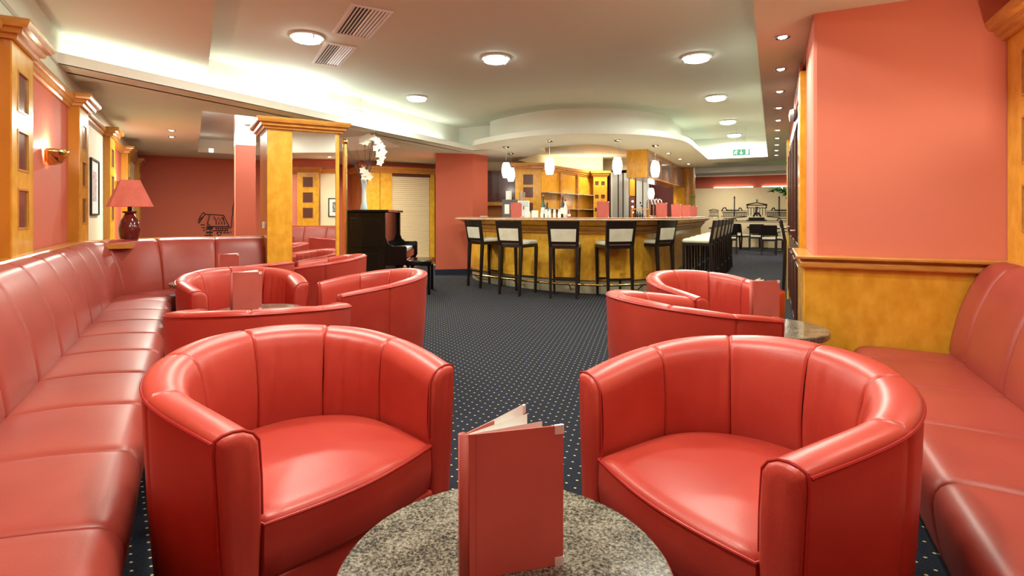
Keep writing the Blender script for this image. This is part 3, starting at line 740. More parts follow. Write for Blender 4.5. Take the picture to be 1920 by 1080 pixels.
# ink drawing on the far red wall
def strokes(M, pts2d, x_of, plane, r, name, label, cat):
    pass
dw = thing('wall_drawing', 'black ink drawing of a timbered house with a steep roof on the far red wall', 'drawing', B(2.0, 12.88, 1.0))
db = MB()
def wp(px, py):          # pixel on the far wall plane t = 12.885
    m = (px - 960) / FOC; Y = 12.885 / (math.cos(R(31.1)) - m * math.sin(R(31.1))); return Vector((m * Y, Y, H + (HOR - py) / FOC * Y))
cx = lambda x, y: wp(340 + x / 9.817, 340 + y / 9.817)
for seg in [[(410, 570), (345, 650), (325, 720), (330, 770)], [(410, 570), (440, 605), (320, 775)], [(440, 605), (780, 625), (880, 830), (915, 870)], [(530, 605), (480, 790), (475, 830), (880, 830)],
            [(520, 610), (515, 660)], [(500, 780), (530, 820)], [(600, 650), (650, 740), (680, 660), (720, 740), (745, 650), (790, 740), (770, 660)], [(640, 745), (645, 800)], [(690, 745), (695, 800)], [(745, 745), (750, 800)], [(800, 745), (800, 800)],
            [(470, 850), (590, 850)], [(620, 855), (880, 860)], [(575, 908), (860, 905)], [(535, 850), (535, 1015)], [(640, 870), (650, 895)], [(680, 865), (690, 895)], [(720, 870), (730, 895)], [(760, 865), (770, 895)], [(810, 870), (820, 895)], [(850, 870), (860, 895)],
            [(650, 940), (690, 1005), (720, 990), (745, 930)], [(660, 935), (750, 935)], [(770, 960), (800, 925), (815, 960)], [(840, 960), (850, 925), (880, 960)], [(900, 925), (920, 945)], [(355, 800), (430, 800)], [(380, 850), (440, 852)], [(400, 900), (440, 905)], [(430, 995), (470, 997)],
            [(980, 290), (970, 450), (955, 460), (945, 640), (935, 650), (925, 850)], [(990, 740), (975, 850)], [(320, 720), (380, 660)]]:
    db.tube([cx(*q) for q in seg], .008, 5)
for r_ in (875, 940, 1000):
    for c_ in (475, 508, 562): db.tube([cx(c_, r_ - 14), cx(c_, r_ + 12)], .02, 4)
db.build('ink_strokes', BLK, dw, Matrix())
lw = light('wall_spot', 'SPOT', B(2.45, 11.9, 2.33), 40, WARM, .04, spot=85, rot=(0, 0, 0))
lw.rotation_euler = (B(2.3, 12.9, 1.3) - B(2.45, 11.9, 2.33)).to_track_quat('-Z', 'Y').to_euler()
# ------------------------------------------------------------------ piano with flowers
pn = thing('upright_piano', 'black lacquered upright piano, end-on, beside the mirrored pillar', 'piano', (-2.05, 7.55, 0), R(4))
MB().box(-.30, .26, -.02, .03, 0, 1.20).build('side_panel', BLACK, pn, bevel=.008)
MB().box(-.30, .22, .03, 1.45, .0, 1.20).build('case', BLACK, pn, bevel=.006)
MB().box(-.30, .26, 1.45, 1.50, 0, 1.20).build('side_panel', BLACK, pn, bevel=.008)
MB().box(-.33, .30, -.04, 1.52, 1.20, 1.235).build('lid', BLACK, pn, bevel=.006)
MB().box(-.22, .18, -.028, -.02, .70, 1.12).box(-.22, .18, -.028, -.02, .12, .62).build('end_inset', BLACK, pn, bevel=.006)
MB().box(.22, .52, .01, 1.47, .50, .62).build('key_bed', BLACK, pn, bevel=.01)
for y in (0, 1.42):
    o = MB().prism([(.24, .44), (.52, .44), (.55, .50), (.55, .70), (.53, .72), (.36, .72), (.29, .76), (.26, .84)], 0, .055).build('key_cheek', BLACK, pn, None, bevel=.008)
    o.rotation_euler = (R(90), 0, 0); o.location = (0, y + .055, 0)
for y in (.02, 1.40): MB().box(.44, .50, y, y + .06, .06, .44).box(.2, .52, y, y + .06, 0, .06).build('leg', BLACK, pn, bevel=.006)
MB().box(.30, .47, .08, 1.40, .62, .645).build('keyboard', PAPER, pn)
st = thing('piano_stool', 'low black piano bench in front of the roller shutter', 'stool', (-1.38, 8.05, 0), R(4))
MB().box(-.19, .19, -.33, .33, .42, .50).build('seat', BLACK, st, bevel=.02, seg=3)
for x in (-.15, .15):
    for y in (-.28, .28): MB().box(x - .02, x + .02, y - .02, y + .02, 0, .42).build('leg', BLACK, st)
fl = thing('flower_vase', 'slim pale vase on the piano with white orchids and bare twigs', 'flowers', (-2.13, 7.68, 1.235))
MB().lathe([(.05, 0), (.055, .02), (.035, .10), (.028, .30), (.045, .44), (.04, .44), (.024, .30)], 20).build('vase', PALEG, fl, smooth=60)
for i in range(11):
    a = random.uniform(-1.2, 1.5); l = random.uniform(.55, .85)
    pts = [(0, 0, .2)] + [(math.sin(a) * .36 * (k / 6) ** 1.3 + .015 * math.sin(k * 2 + i), random.uniform(-.01, .01) + .05 * math.cos(i) * k / 6, .3 + l * k / 6) for k in range(1, 7)]
    MB().tube(pts, .004, 5, rs=[.005, .005, .004, .004, .003, .0025, .002]).build('twig', TWIG, fl)
def orchid(c, s):
    b = MB()
    for k in range(5):
        a = 2 * math.pi * k / 5; ctr = Vector(c)
        d = Vector((math.cos(a), -.25, math.sin(a))); e = Vector((-math.sin(a), 0, math.cos(a)))
        b.add([ctr, ctr + d * s * .5 + e * s * .38, ctr + d * s + Vector((0, .01, 0)), ctr + d * s * .5 - e * s * .38], [(0, 1, 2, 3)])
    return b
orc = [(.02, -.05, 1.02), (.08, -.05, 1.05), (.15, -.05, 1.03), (.21, -.04, .98), (.26, -.04, .91), (.29, -.04, .83), (.27, -.04, .75), (.24, -.04, .68), (-.01, -.05, .98), (.05, -.05, .97), (.0, -.05, .56), (.05, -.05, .52), (.09, -.05, .47), (.02, -.05, .47), (.19, -.05, .88), (.23, -.05, .79)]
for c in orc: orchid(c, .062).build('blossom', PETAL, fl)
for k in range(4): MB().tube([(0, 0, .3), (.02 + .04 * k, -.03, .65 + .02 * k), (.02 + .06 * k, -.04, .95 + .02 * (k % 2))], .004, 5).build('stem', TWIG, fl)

# ------------------------------------------------------------------ shutter cabinet wall
sc_ = thing('shutter_cabinet', 'maple cabinet wall with a closed beige roller shutter', 'cabinet', B(4.1, 11.7))
MB().box(3.27, 3.30, 11.74, 12.88, 0, 2.12).build('side_panel', MAPLE2, sc_, MB_)
s1, s2, s3 = 3.90, 4.83, 4.93
for a, b_ in ((3.27, 3.62), (3.63, s1)): MB().box(a, b_, 11.70, 11.74, 0, 2.12).build('front_panel', MAPLE, sc_, MB_, bevel=.004)
MB().box(s2, s3, 11.70, 11.74, 0, 2.12).build('post', MAPLE, sc_, MB_)
MB().box(s1, s2, 11.72, 11.76, 2.04, 2.12).build('shutter_box', DARKW, sc_, MB_)
cornice(MB(), [(3.25, 12.88), (3.25, 11.69), (4.98, 11.69)], 2.10, 2.24, .07).build('cornice', CORN, sc_, MB_)
sh = MB(); ns = 44
o = MB().box(s1 + .01, s2 - .01, 11.765, 11.775, .05, 2.04).build('shutter', BLIND, sc_, MB_)
for k in range(ns):
    z = .06 + k * (1.98 / ns); h_ = 1.98 / ns
    b_ = MB(); b_.hexa([(s1 + .01, 11.752, z), (s2 - .01, 11.752, z), (s2 - .01, 11.766, z), (s1 + .01, 11.766, z)], [(s1 + .01, 11.738, z + h_ * .75), (s2 - .01, 11.738, z + h_ * .75), (s2 - .01, 11.766, z + h_ * .95), (s1 + .01, 11.766, z + h_ * .95)])
    b_.build('slat', BLIND, o, None if False else MB_) if False else None
    q = MB(); q.v = [WM[sc_.name].inverted() @ (MB_ @ p) for p in b_.v]; q.f = b_.f
    q.build('slat', BLIND, o, smooth=0)
MB().box(s1, s2, 11.4, 11.74, 0, .02).build('threshold', STONE, sc_, MB_)
MB().box(3.2, 8.6, 11.9, 12.0, 2.24, ZC).build('wall_over_shutter', REDW2, M=MB_, kind='structure', smooth=0)
# red pillar left of the bar
rpl = tag(MB().prism([(-1.47, 10.25), (-.765, 10.40), (-.49, 10.75), (-.70, 11.6), (-1.60, 11.3)], .0, ZC).build('red_pillar', REDW, smooth=0), 'broad red pillar at the left end of the bar counter', 'pillar')
sk = MB().prism([(-1.48, 10.235), (-.76, 10.385), (-.475, 10.745), (-.69, 11.62), (-1.61, 11.32)], 0, .11)
o = sk.build('carpet_skirting', NAVY, None, None, smooth=0); o.parent = rpl; o.location = o.location - rpl.location

# ------------------------------------------------------------------ the bar
BAR = Path([(-5.08, 8.62), (-4.75, 8.22), (-4.2, 7.88), (-3.4, 7.62), (-2.65, 7.52), (-2.05, 7.72), (-1.68, 8.25), (-1.56, 9.1), (-1.55, 10), (-1.55, 13.4)], -1, 8)
bt = thing('bar_counter', 'curved maple bar counter with a pale top and a brass foot rail', 'bar', A(-2.5, 8.5))
def barsweep(l0, l1, prof, n): return sweep(BAR, l0, l1, prof, n)
Lb = BAR.len
np_ = 10; cuts = [Lb * k / np_ for k in range(np_ + 1)]
for a, b_ in zip(cuts, cuts[1:]):
    barsweep(a + .004, b_ - .004, [(-.08, .20), (.0, .20), (.0, .88), (-.08, .88)], 12).build('front_panel', MAPLE, bt, MA, smooth=30)
barsweep(0, Lb, [(-.14, .20), (-.06, .20), (-.06, 1.05), (-.14, 1.05)], 90).build('carcass', WENGE, bt, MA)
barsweep(0, Lb, [(-.10, .0), (-.03, .0), (-.03, .20), (-.10, .20)], 90).build('kick_base', KICK, bt, MA)
barsweep(0, Lb, [(-.06, .88), (.02, .88), (.035, .90), (.02, .92), (.05, .93), (.09, .97), (.10, .99), (.07, 1.0), (-.06, 1.0)], 90).build('lower_moulding', CORN, bt, MA)
barsweep(0, Lb, [(-.06, 1.0), (.10, 1.0), (.15, 1.03), (.20, 1.06), (.22, 1.078), (-.06, 1.078)], 90).build('upper_moulding', MAPLE, bt, MA)
barsweep(0, Lb, smoothprof([(-.40, 1.08), (-.40, 1.118), (.24, 1.12), (.275, 1.113), (.28, 1.10), (.265, 1.08)], 2), 90).build('counter_top', STONE, bt, MA, smooth=50)
barsweep(.9, Lb, [(.225, .15), (.237, .145), (.249, .15), (.254, .162), (.249, .174), (.237, .179), (.225, .174), (.220, .162)], 90).build('foot_rail', BRASS, bt, MA, smooth=60)
for k in range(10):
    l = .95 + (Lb - 1.1) * k / 9; p, n = BAR.at(l)
    MB().tube([(*(p + n * -.03), .06), (*(p + n * .12), .07), (*(p + n * .237), .155)], .010, 6).build('rail_bracket', BRASS, bt, MA)

# bar stools
def make_stool(label, loc, rz):
    t = thing('bar_stool', label, 'bar stool', loc, rz, 'dark bar stools with cream pads')
    def bar4(a, b, wa, wb, name, m=WENGE):
        (x0, y0, z0), (x1, y1, z1) = a, b
        MB().hexa([(x0 - wa, y0 - wa, z0), (x0 + wa, y0 - wa, z0), (x0 + wa, y0 + wa, z0), (x0 - wa, y0 + wa, z0)], [(x1 - wb, y1 - wb, z1), (x1 + wb, y1 - wb, z1), (x1 + wb, y1 + wb, z1), (x1 - wb, y1 + wb, z1)]).build(name, m, t, bevel=.002)
    for s in (-1, 1):
        bar4((s * .175, .18, 0), (s * .19, .18, .70), .015, .021, 'leg')
        bar4((s * .180, -.235, 0), (s * .185, -.20, .72), .016, .024, 'leg')
        bar4((s * .185, -.20, .70), (s * .205, -.265, 1.08), .022, .020, 'back_post')
        bar4((s * .178, -.22, .33), (s * .178, .18, .30), .010, .010, 'stretcher')
    MB().box(-.175, .175, .165, .195, .225, .25).build('foot_bar', WENGE, t)
    MB().box(-.175, .175, -.235, -.205, .25, .275).build('stretcher', WENGE, t)
    MB().box(-.205, .205, -.21, .20, .69, .735).build('seat_frame', WENGE, t, bevel=.004)
    MB().lathe([(.0, .735), (.28, .735), (.295, .75), (.29, .775), (.26, .792), (0, .80)], 4, M=Matrix.Rotation(R(45), 4, 'Z')).build('seat_pad', CREAM, t, bevel=.02, smooth=60, seg=3)
    def yb(z): return -.20 - .065 * (z - .70) / .38
    for (z0, z1, m, nm, th) in ((.965, 1.08, WENGE, 'top_rail', .014), (.79, .967, CREAM, 'back_pad', .016), (.755, .792, WENGE, 'lower_rail', .012)):
        rr = []
        for k in range(9):
            x = -.19 + .38 * k / 8; c = -.018 * (1 - (x / .19) ** 2)
            wz = 1 + .06 * (z1 - .9)
            rr.append([(x, yb(z0) + c - th, z0), (x, yb(z0) + c + th, z0), (x, yb(z1) + c + th, z1), (x, yb(z1) + c - th, z1)])
        MB().rings(rr).build(nm, m, t, smooth=30, bevel=.003)
    return t
def rz_f(fx, fy): return math.atan2(-fx, fy)          # turns local +y to (fx, fy)
def Ad(u, v): q = MA @ Vector((u, v, 0)); return q.x, q.y
ST = [(-.42, 8.72, .80, .60, 'leftmost bar stool, seen nearly from the side beside the red pillar', 0),
      (.10, 7.90, .60, .80, 'second bar stool from the red pillar, its seat pad showing to the right', 0),
      (.76, 7.62, .20, .98, 'third bar stool from the red pillar, its back square to the camera', 0),
      (1.46, 7.66, -.22, .97, 'fourth bar stool from the red pillar, behind the aisle end of the right-hand chairs', 0),
      (2.16, 8.15, -.62, .78, 'fifth bar stool from the red pillar, at the bend of the counter', 0)]
fs = None
for x, y, fx, fy, lab, _ in ST:
    if fs is None: fs = make_stool(lab, (x, y, 0), rz_f(fx, fy))
    else: dup(fs, (x, y, 0), rz_f(fx, fy), lab)
names = ['first', 'second', 'third', 'fourth', 'fifth', 'sixth']
for k, v in enumerate((8.75, 9.45, 10.2, 11.0, 11.8, 12.6)):
    p = A(-1.06, v); fx, fy = Ad(-1, 0)
    dup(fs, p, rz_f(fx, fy), '%s bar stool from the bend in the edge-on row along the straight counter' % names[k])
p = A(-.03, 8.35); dup(fs, p, rz_f(*Ad(.2, 1)), 'bar stool standing alone against the brown door, almost hidden by it') if False else dup(fs, A(.37, 9.15), rz_f(*Ad(1, 0)), 'bar stool standing alone beside the brown door')

# pendants over the counter
def make_pendant(label, loc, drop):
    t = thing('pendant_lamp', label, 'pendant lamp', loc, 0, 'white glass pendants over the bar')
    MB().lathe([(0, 0), (.062, -.003), (.058, -.012), (.03, -.030), (.0, -.034)], 28).build('ceiling_rose', CHROME, t, smooth=60)
    MB().tube([(0, 0, -.03), (0, 0, -drop + .13)], .0022, 6).build('cord', CHROME, t)
    MB().lathe([(.04, -.128), (.052, -.132), (.066, -.09), (.076, -.04), (.079, 0), (.076, .04), (.066, .09), (.052, .13), (.02, .134), (0, .134)], 28, (0, 0, -drop)).build('glass_shade', PEND, t, smooth=50)
    return t
pp = [(949, 9.3, 'white pendant lamp over the left end of the bar, the nearer of the close pair'), (958, 10.3, "white pendant lamp over the left bar end, farther of the close pair"),
      (1030.5, 8.5, 'white pendant lamp above the menu-free middle left of the counter'), (1157.5, 8.43, 'white pendant lamp just left of the hanging glazed cabinet'),
      (1228.5, 9.1, 'white pendant lamp in front of the hanging glazed cabinet'), (1221, 13.2, 'small-looking white pendant lamp far back under the hanging cabinet')]
pf = None
for px, Y, lab in pp:
    z = ZS if Y < 12 else 2.62; loc = ((px - 960) / FOC * Y, Y, z); drop = .41 if Y < 12 else .93
    if Y < 12 and pf is not None: dup(pf, loc, 0, lab)
    else:
        q = make_pendant(lab, loc, drop); pf = pf or q
    light('pendant_light', 'POINT', (loc[0], loc[1], z - drop - .19), 4, (1, .9, .75), .05)

# glazed cabinet hanging from the canopy, and its column
hg = thing('hanging_cabinet', 'maple cabinet with glass panes hanging from the canopy over the bar', 'cabinet', A(-2.24, 11.8, 1.85))
MB().box(-2.43, -2.05, 9.76, 9.80, 1.84, ZS).build('end_panel', MAPLE, hg, MA, bevel=.004)
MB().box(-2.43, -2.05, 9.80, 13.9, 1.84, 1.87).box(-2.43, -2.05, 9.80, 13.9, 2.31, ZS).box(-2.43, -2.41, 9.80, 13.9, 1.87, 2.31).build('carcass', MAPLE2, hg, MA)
vv = [9.80, 11.05, 12.45, 13.85]
for v in vv: MB().box(-2.075, -2.045, v, v + .06, 1.84, ZS).build('stile', CORN, hg, MA)
for a, b_ in zip(vv, vv[1:]): MB().box(-2.065, -2.055, a + .06, b_, 1.87, 2.31).build('glass_pane', FROST, hg, MA, smooth=0)
MB().box(-2.075, -2.045, 9.80, 13.9, 1.84, 1.87).box(-2.075, -2.045, 9.80, 13.9, 2.31, ZS).build('rail', CORN, hg, MA)
cc = thing('round_column', 'round maple column at the end of the hanging cabinet', 'column', A(-1.93, 14.05))
MB().lathe([(.17, 0), (.17, ZS)], 36).build('shaft', CORN, cc)
MB().box(-.33, -.12, -.14, .14, 0, 1.84).build('side_post', MAPLE, cc)

# back bar
bc = thing('dark_wall_cabinet', 'dark brown two-door wall cabinet behind the left end of the bar', 'cabinet', (-.22, 11.9, 1.43))
M0 = Matrix.Translation((0, 0, 0))
MB().box(-.56, .10, 11.62, 12.0, 1.44, 2.12).build('carcass', DARKW, bc, M0)
for x0, x1, hx in ((-.555, -.31, -.335), (-.305, .095, -.28)):
    d = MB().box(x0, x1, 11.60, 11.62, 1.445, 2.115).build('door', DARKW, bc, M0, bevel=.002)
    h_ = MB().tube([(hx, 11.575, 1.48), (hx, 11.575, 1.63)], .008, 8); h_.v = [WM[bc.name].inverted() @ p for p in h_.v]; h_.build('handle', CHROME, d)
bn = thing('back_counter', 'orange maple niche and shelf below the dark wall cabinet', 'shelf', (-.2, 11.9, 0))
MB().box(-.60, .12, 11.58, 12.0, 1.36, 1.44).build('shelf', MAPLE, bn, M0, bevel=.004)
MB().box(-.60, .12, 11.96, 12.0, 0, 1.36).build('back_panel', MAPLE2, bn, M0)
MB().box(-.60, .12, 11.4, 11.96, .85, .90).build('worktop', STONE, bn, M0)
MB().box(-.60, .12, 11.5, 11.94, 0, .85).build('base', MAPLE2, bn, M0)
def backpil(x0, x1, y0, y1, label, cols, zs, hs):
    t = thing('back_bar_pilaster', label, 'pilaster', ((x0 + x1) / 2, y0, 0))
    MB().box(x0, x1, y0 + .01, y1, 0, 2.1).build('body', MAPLE2, t, M0)
    f = MB(); xs = [x0]
    ws = [(c - hs, c + hs) for c in cols]; prev = x0
    for a, b_ in ws: f.box(prev, a, y0 - .01, y0 + .01, 0, 2.1); prev = b_
    f.box(prev, x1, y0 - .01, y0 + .01, 0, 2.1)
    for a, b_ in ws:
        zp = 0
        for z in zs: f.box(a, b_, y0 - .01, y0 + .01, zp, z - hs * 1.05); zp = z + hs * 1.05
        f.box(a, b_, y0 - .01, y0 + .01, zp, 2.1)
    f.build('front_panel', MAPLE, t, M0)
    for a, b_ in ws:
        for z in zs: MB().box(a, b_, y0 + .002, y0 + .01, z - hs * 1.05, z + hs * 1.05).build('inset_pane', DARKW, t, M0)
    cornice(MB(), [(x0, y1), (x0, y0), (x1, y0), (x1, y1)], 2.08, 2.22, .08).build('cornice', CORN, t, M0)
backpil(.065, .594, 10.9, 11.4, 'maple pilaster with square insets behind the bar, right of the dark wall cabinet', [.33], [1.30, 1.62, 1.88], .10)
backpil(1.97, 2.30, 12.9, 13.4, 'maple pilaster with paired insets behind the middle of the bar', [2.05, 2.20], [1.28, 1.60, 1.92], .045)
wb = thing('back_bar_wall', 'angled maple wall panels with slim glass shelves behind the bar', 'panelling', (1.2, 12, 0))
q0, q1 = Vector((.594, 11.1, 0)), Vector((1.97, 13.15, 0)); dq = (q1 - q0); Lq = dq.length; MQ = Matrix.Translation(q0) @ Matrix.Rotation(math.atan2(dq.y, dq.x), 4, 'Z')
for k in range(3):
    a, b_ = Lq * k / 3, Lq * (k + 1) / 3
    MB().box(a + .03, b_ - .03, 0, .04, 0, 2.1).build('panel', MAPLE, wb, MQ)
    MB().box(b_ - .03, b_ + .03, -.05, .04, 0, 2.1).build('post', CORN, wb, MQ, bevel=.01)
    for z in (1.28, 1.62): MB().box(a + .04, b_ - .04, -.16, 0, z, z + .012).build('glass_shelf', PALEG, wb, MQ)
cornice(MB(), [(0, 0), (Lq, 0)], 2.08, 2.22, .08).build('cornice', CORN, wb, MQ)
MB().box(-.7, 0.1, 12.0, 12.1, 0, ZC).box(.1, 2.3, 13.5, 13.6, 0, ZC).build('wall_bar', CREAMW, kind='structure', smooth=0)
MB().box(-8.5, -2.10, 15.0, 15.1, 0, ZC).build('wall_bar_back', DRED, M=MA, kind='structure', smooth=0)
gd = thing('glass_door', 'pale glass sliding doors behind the bar, right of the paired insets', 'door', atY(1168, 402, 14.4) * Vector((1, 1, 0)))
for a, b_ in ((1147, 1158), (1160, 1167), (1169, 1180), (1193, 1204), (1206, 1217)):
    p, q = atY(a, 0, 14.3), atY(b_, 0, 14.3); MB().box(p.x, q.x, 14.28, 14.32, 0, 2.28).build('pane', PALEG, gd, M0, bevel=.004)
p, q = atY(1144, 0, 14.3), atY(1147, 0, 14.3); MB().box(p.x, q.x, 14.2, 14.4, 0, 2.3).build('frame', WHITE, gd, M0)
tw = thing('wine_tower', 'slim dark column with lit bottles behind the bar', 'display', atY(1186, 0, 13.6) * Vector((1, 1, 0)))
p, q = atY(1181, 0, 13.6), atY(1190.5, 0, 13.6)
MB().box(p.x, q.x, 13.6, 13.75, 0, 1.62).build('casing', DARKW, tw, M0); MB().box(p.x, q.x, 13.6, 13.75, 1.64, 2.3).build('upper_post', MAPLE2, tw, M0)
for z in (1.22, 1.36, 1.50): MB().lathe([(0, -.03), (.03, 0), (0, .03)], 10, ((p.x + q.x) / 2, 13.58, z)).build('spot', mat('tower_spot', (1, 1, 1), .4, emit=(1, .9, .8), es=5), tw, M0)

# things on the counter
ZT = 1.119
def onbar(px, d, z=ZT):
    best = None
    for i in range(0, 1200):
        l = Lb * i / 1200; q = BAR.off(l, -d); p = MA @ Vector((q.x, q.y, 0)); X = 960 + FOC * p.x / p.y
        if best is None or abs(X - px) < best[0]: best = (abs(X - px), p)
    p = best[1]; return Vector((p.x, p.y, z))
for px, d, lab in ((968, -.0, 'red menu on the counter in front of the coffee machine'), (1131, .0, 'red menu on the middle of the bar counter, before the paired insets'), (1241, .0, 'red menu on the counter just right of the beer taps'),
                (1268, .0, 'red menu on the counter between the taps and the round column'), (1286, .0, 'red menu on the counter in front of the round column'), (1300, .0, 'red menu nearest the right-hand end of the counter, beside the bamboo')):
    p = onbar(px, d + .1); sc1 = {968: .95, 1131: .95}.get(px, .95)
    m = dup(mn, p + Vector((-.09, 0, 0)), R(-14), lab)
cm = thing('coffee_machine', 'dark grey coffee machine with white side, glasses standing on top', 'coffee machine', onbar(957, .30))
MB().box(-.14, .12, -.08, .14, 0, .30).build('body', GREY, cm, bevel=.008)
MB().box(.125, .32, -.08, .14, 0, .28).build('side_unit', WHITE, cm, bevel=.008)
MB().box(.14, .30, -.09, -.08, .19, .27).build('display', PALEG, cm)
MB().box(.15, .29, -.14, -.08, .0, .02).build('drip_tray', CHROME, cm)
MB().tube([(.22, -.11, .19), (.22, -.11, .13)], .012, 10).build('spout', CHROME, cm)
MB().box(-.10, -.02, -.088, -.08, .06, .22).build('label_plate', PAPER, cm)
for k, x in enumerate((-.03, .20)):
    o = MB().lathe([(.05, 0), (.05, .15), (.046, .15), (.046, .01)], 18).build('glass_canister', GLASS if k else PAPER, None); tag(o, ['white canister on the left of the coffee machine top', 'clear canister on the right of the coffee machine top'][k], 'canister', 'canisters on the coffee machine'); o.location = cm.location + Vector((x, .05, .30 if k == 0 else .28))
def item(name, label, cat, px, d, prof, m, group=None, n=18, part=None, z=ZT):
    p = onbar(px, d, z)
    if part:
        t = thing(name, label, cat, p, 0, group); MB().lathe(prof, n).build('body', m, t, smooth=50)
        for nm, pr, mm in part: MB().lathe(pr, n).build(nm, mm, t, smooth=50)
    else: t = tag(MB().lathe(prof, n).build(name, m), label, cat, group); t.location = p
    return t
sidew = ['leftmost', 'second from left', 'third from left', 'fourth from left', 'rightmost']
for k, px in enumerate((1016, 1024, 1031, 1040, 1049)):
    item('sugar_shaker', '%s of the five small white shakers on the counter, between the bottles' % sidew[k], 'shaker', px, .2, [(.024, 0), (.026, .05), (.018, .09), (.018, .10)], PAPER, 'white shakers on the bar counter', part=[('cap', [(.02, .10), (.02, .12), (.012, .13)], CHROME)])
BOT = [(.032, 0), (.034, .02), (.034, .16), (.014, .21), (.012, .27), (.014, .28), (0, .28)]
gb = mat('green_bottle', (.02, .07, .02), .08, coat=.5); db_ = mat('dark_bottle', (.02, .012, .008), .08, coat=.5); cb = mat('clear_bottle', (.75, .72, .65), .08, coat=.5); rb = mat('red_bottle', (.5, .03, .02), .1, coat=.5)
for px, m, h_, lab in ((1019, gb, 1.25, 'tall green bottle beside the shakers'), (1026, db_, .85, 'short dark bottle behind the white shakers'), (1055, db_, 1.2, 'tall dark bottle left of the white bottle on the counter'),
                     (1060, cb, .95, 'clear whitish bottle in the middle of the counter'), (1067, rb, .42, 'tiny red bottle at the right of the bottle group')):
    item('bottle', lab, 'bottle', px, .33, [(r * (1 if h_ > .5 else .7), z * h_) for r, z in BOT], m, 'bottles on the bar counter', part=[('cap', [(.014, .27 * h_), (.015, .30 * h_), (0, .30 * h_)], rb if m is cb else CHROME), ('label_band', [(.0352 * (1 if h_ > .5 else .7), .05 * h_), (.0352 * (1 if h_ > .5 else .7), .13 * h_)], PAPER)])
for k, (a, b_, hh, lab) in enumerate(((982, 995, .10, 'white card box with grey print on the counter beside the coffee machine'), (997, 1010, .115, 'white napkin box on the counter left of the shakers'))):
    p, q = onbar(a, .22), onbar(b_, .22); o = tag(MB().box(0, q.x - p.x, 0, .08, 0, hh).build('napkin_box', WHITE, bevel=.003), lab, 'box', 'boxes on the bar counter'); o.location = p + Vector(((q.x - p.x) / 2, .04, 0))
o = tag(MB().lathe([(.04, 0), (.075, .012), (.08, .02), (.04, .014)], 24).build('saucer_stack', WHITE), 'white saucers stacked at the left end of the counter', 'saucers'); o.location = onbar(906, .25)
tp = thing('beer_tap_tower', 'chrome beer tap tower with four tall curved taps', 'beer taps', onbar(1223, .33))
for k in range(4):
    x = -.09 + .055 * k
    MB().tube([(x, 0, 0), (x, 0, .24), (x + .01, -.01, .29), (x + .04, -.03, .315), (x + .07, -.05, .29), (x + .075, -.055, .22)], .013, 8).build('tap', CHROME, tp)
MB().box(-.13, .16, -.04, .04, 0, .03).build('base', CHROME, tp, bevel=.006)
for k in range(3): MB().lathe([(0, -.02), (.02, 0), (0, .02)], 10, (-.17 - .02 * k, -.02, .15 + .05 * k)).build('tap_knob', BLK, tp)
bs = thing('bottle_shelf', 'small open wooden shelf with dark bottles behind the beer taps', 'shelf', onbar(1200, .36))
MB().box(-.14, .14, -.05, .05, .13, .145).build('board', CORN, bs)
for x in (-.14, .13): MB().box(x, x + .012, -.05, .05, 0, .13).build('upright', CORN, bs)
for k, dx in enumerate((-.04, 0.0, .04)):
    o = tag(MB().lathe([(r * .5, z * .38) for r, z in BOT], 12).build('small_bottle', db_), ['left', 'middle', 'right'][k] + ' one of the three tiny dark bottles under the small wooden shelf', 'bottle', 'tiny bottles behind the taps'); o.location = bs.location + Vector((dx, 0, 0))
bv = thing('bamboo_vase', 'dark red vase holding thin green bamboo shoots at the end of the bar', 'plant', onbar(1302, .2))
MB().box(-.035, .035, -.035, .035, 0, .17).build('vase', DRED, bv)
for k in range(4):
    MB().tube([(0, 0, .1), (.01 * (k - 1.5), 0, .3), (.035 * (k - 1.5), 0, .44 + .03 * (k % 2)), (.05 * (k - 1.5) + .01, 0, .50)], .005, 6).build('shoot', LEAF, bv)
    MB().add([(.03 * (k - 1.5), 0, .42), (.03 * (k - 1.5) + .03, .01, .46), (.03 * (k - 1.5) + .045, 0, .52), (.03 * (k - 1.5) + .01, -.01, .47)], [(0, 1, 2, 3)]).build('leaf_blade', LEAF, bv)

# ------------------------------------------------------------------ ceiling fixtures
ordn = ['largest of the round ceiling lamps in view, left near the air vents', 'round ceiling lamp in the middle of the raised ceiling', 'round ceiling lamp at upper right, nearest of the right-hand row',
        'round ceiling lamp at the left beyond the vents, before the round canopy', 'second round ceiling lamp of the right-hand row', 'third round ceiling lamp of the right-hand row', 'farthest round ceiling lamp, just before the exit sign',
        'round ceiling lamp above the right foreground, out of the frame', 'round ceiling lamp above the left foreground chair, out of the frame', 'round ceiling lamp above the foreground table, out of the frame', 'round ceiling lamp above the left banquette beside the camera']
lf = None
for i, (u, v) in enumerate(FIX):
    loc = A(u, v, ZC)
    if loc.x * .856 + loc.y * .5165 < .1: loc.z = ZL
    if lf is None:
        lf = thing('ceiling_lamp', ordn[i], 'ceiling lamp', loc, 0, 'round flush ceiling lamps')
        MB().lathe([(.135, 0), (.145, -.012), (.145, -.02), (.125, -.026)], 40).build('rim', WHITE, lf, smooth=50)
        MB().lathe([(.125, -.022), (.120, -.045), (.08, -.058), (0, -.062)], 40).build('diffuser', LAMPM, lf, smooth=60)
        for k in range(4):
            a = R(45 + 90 * k); MB().box(-.01, .01, -.006, .006, -.05, -.018, Matrix.Rotation(a, 4, 'Z') @ Matrix.Translation((.128, 0, 0))).build('clip', CHROME, lf)
    else: dup(lf, loc, 0, ordn[i])
sf = None
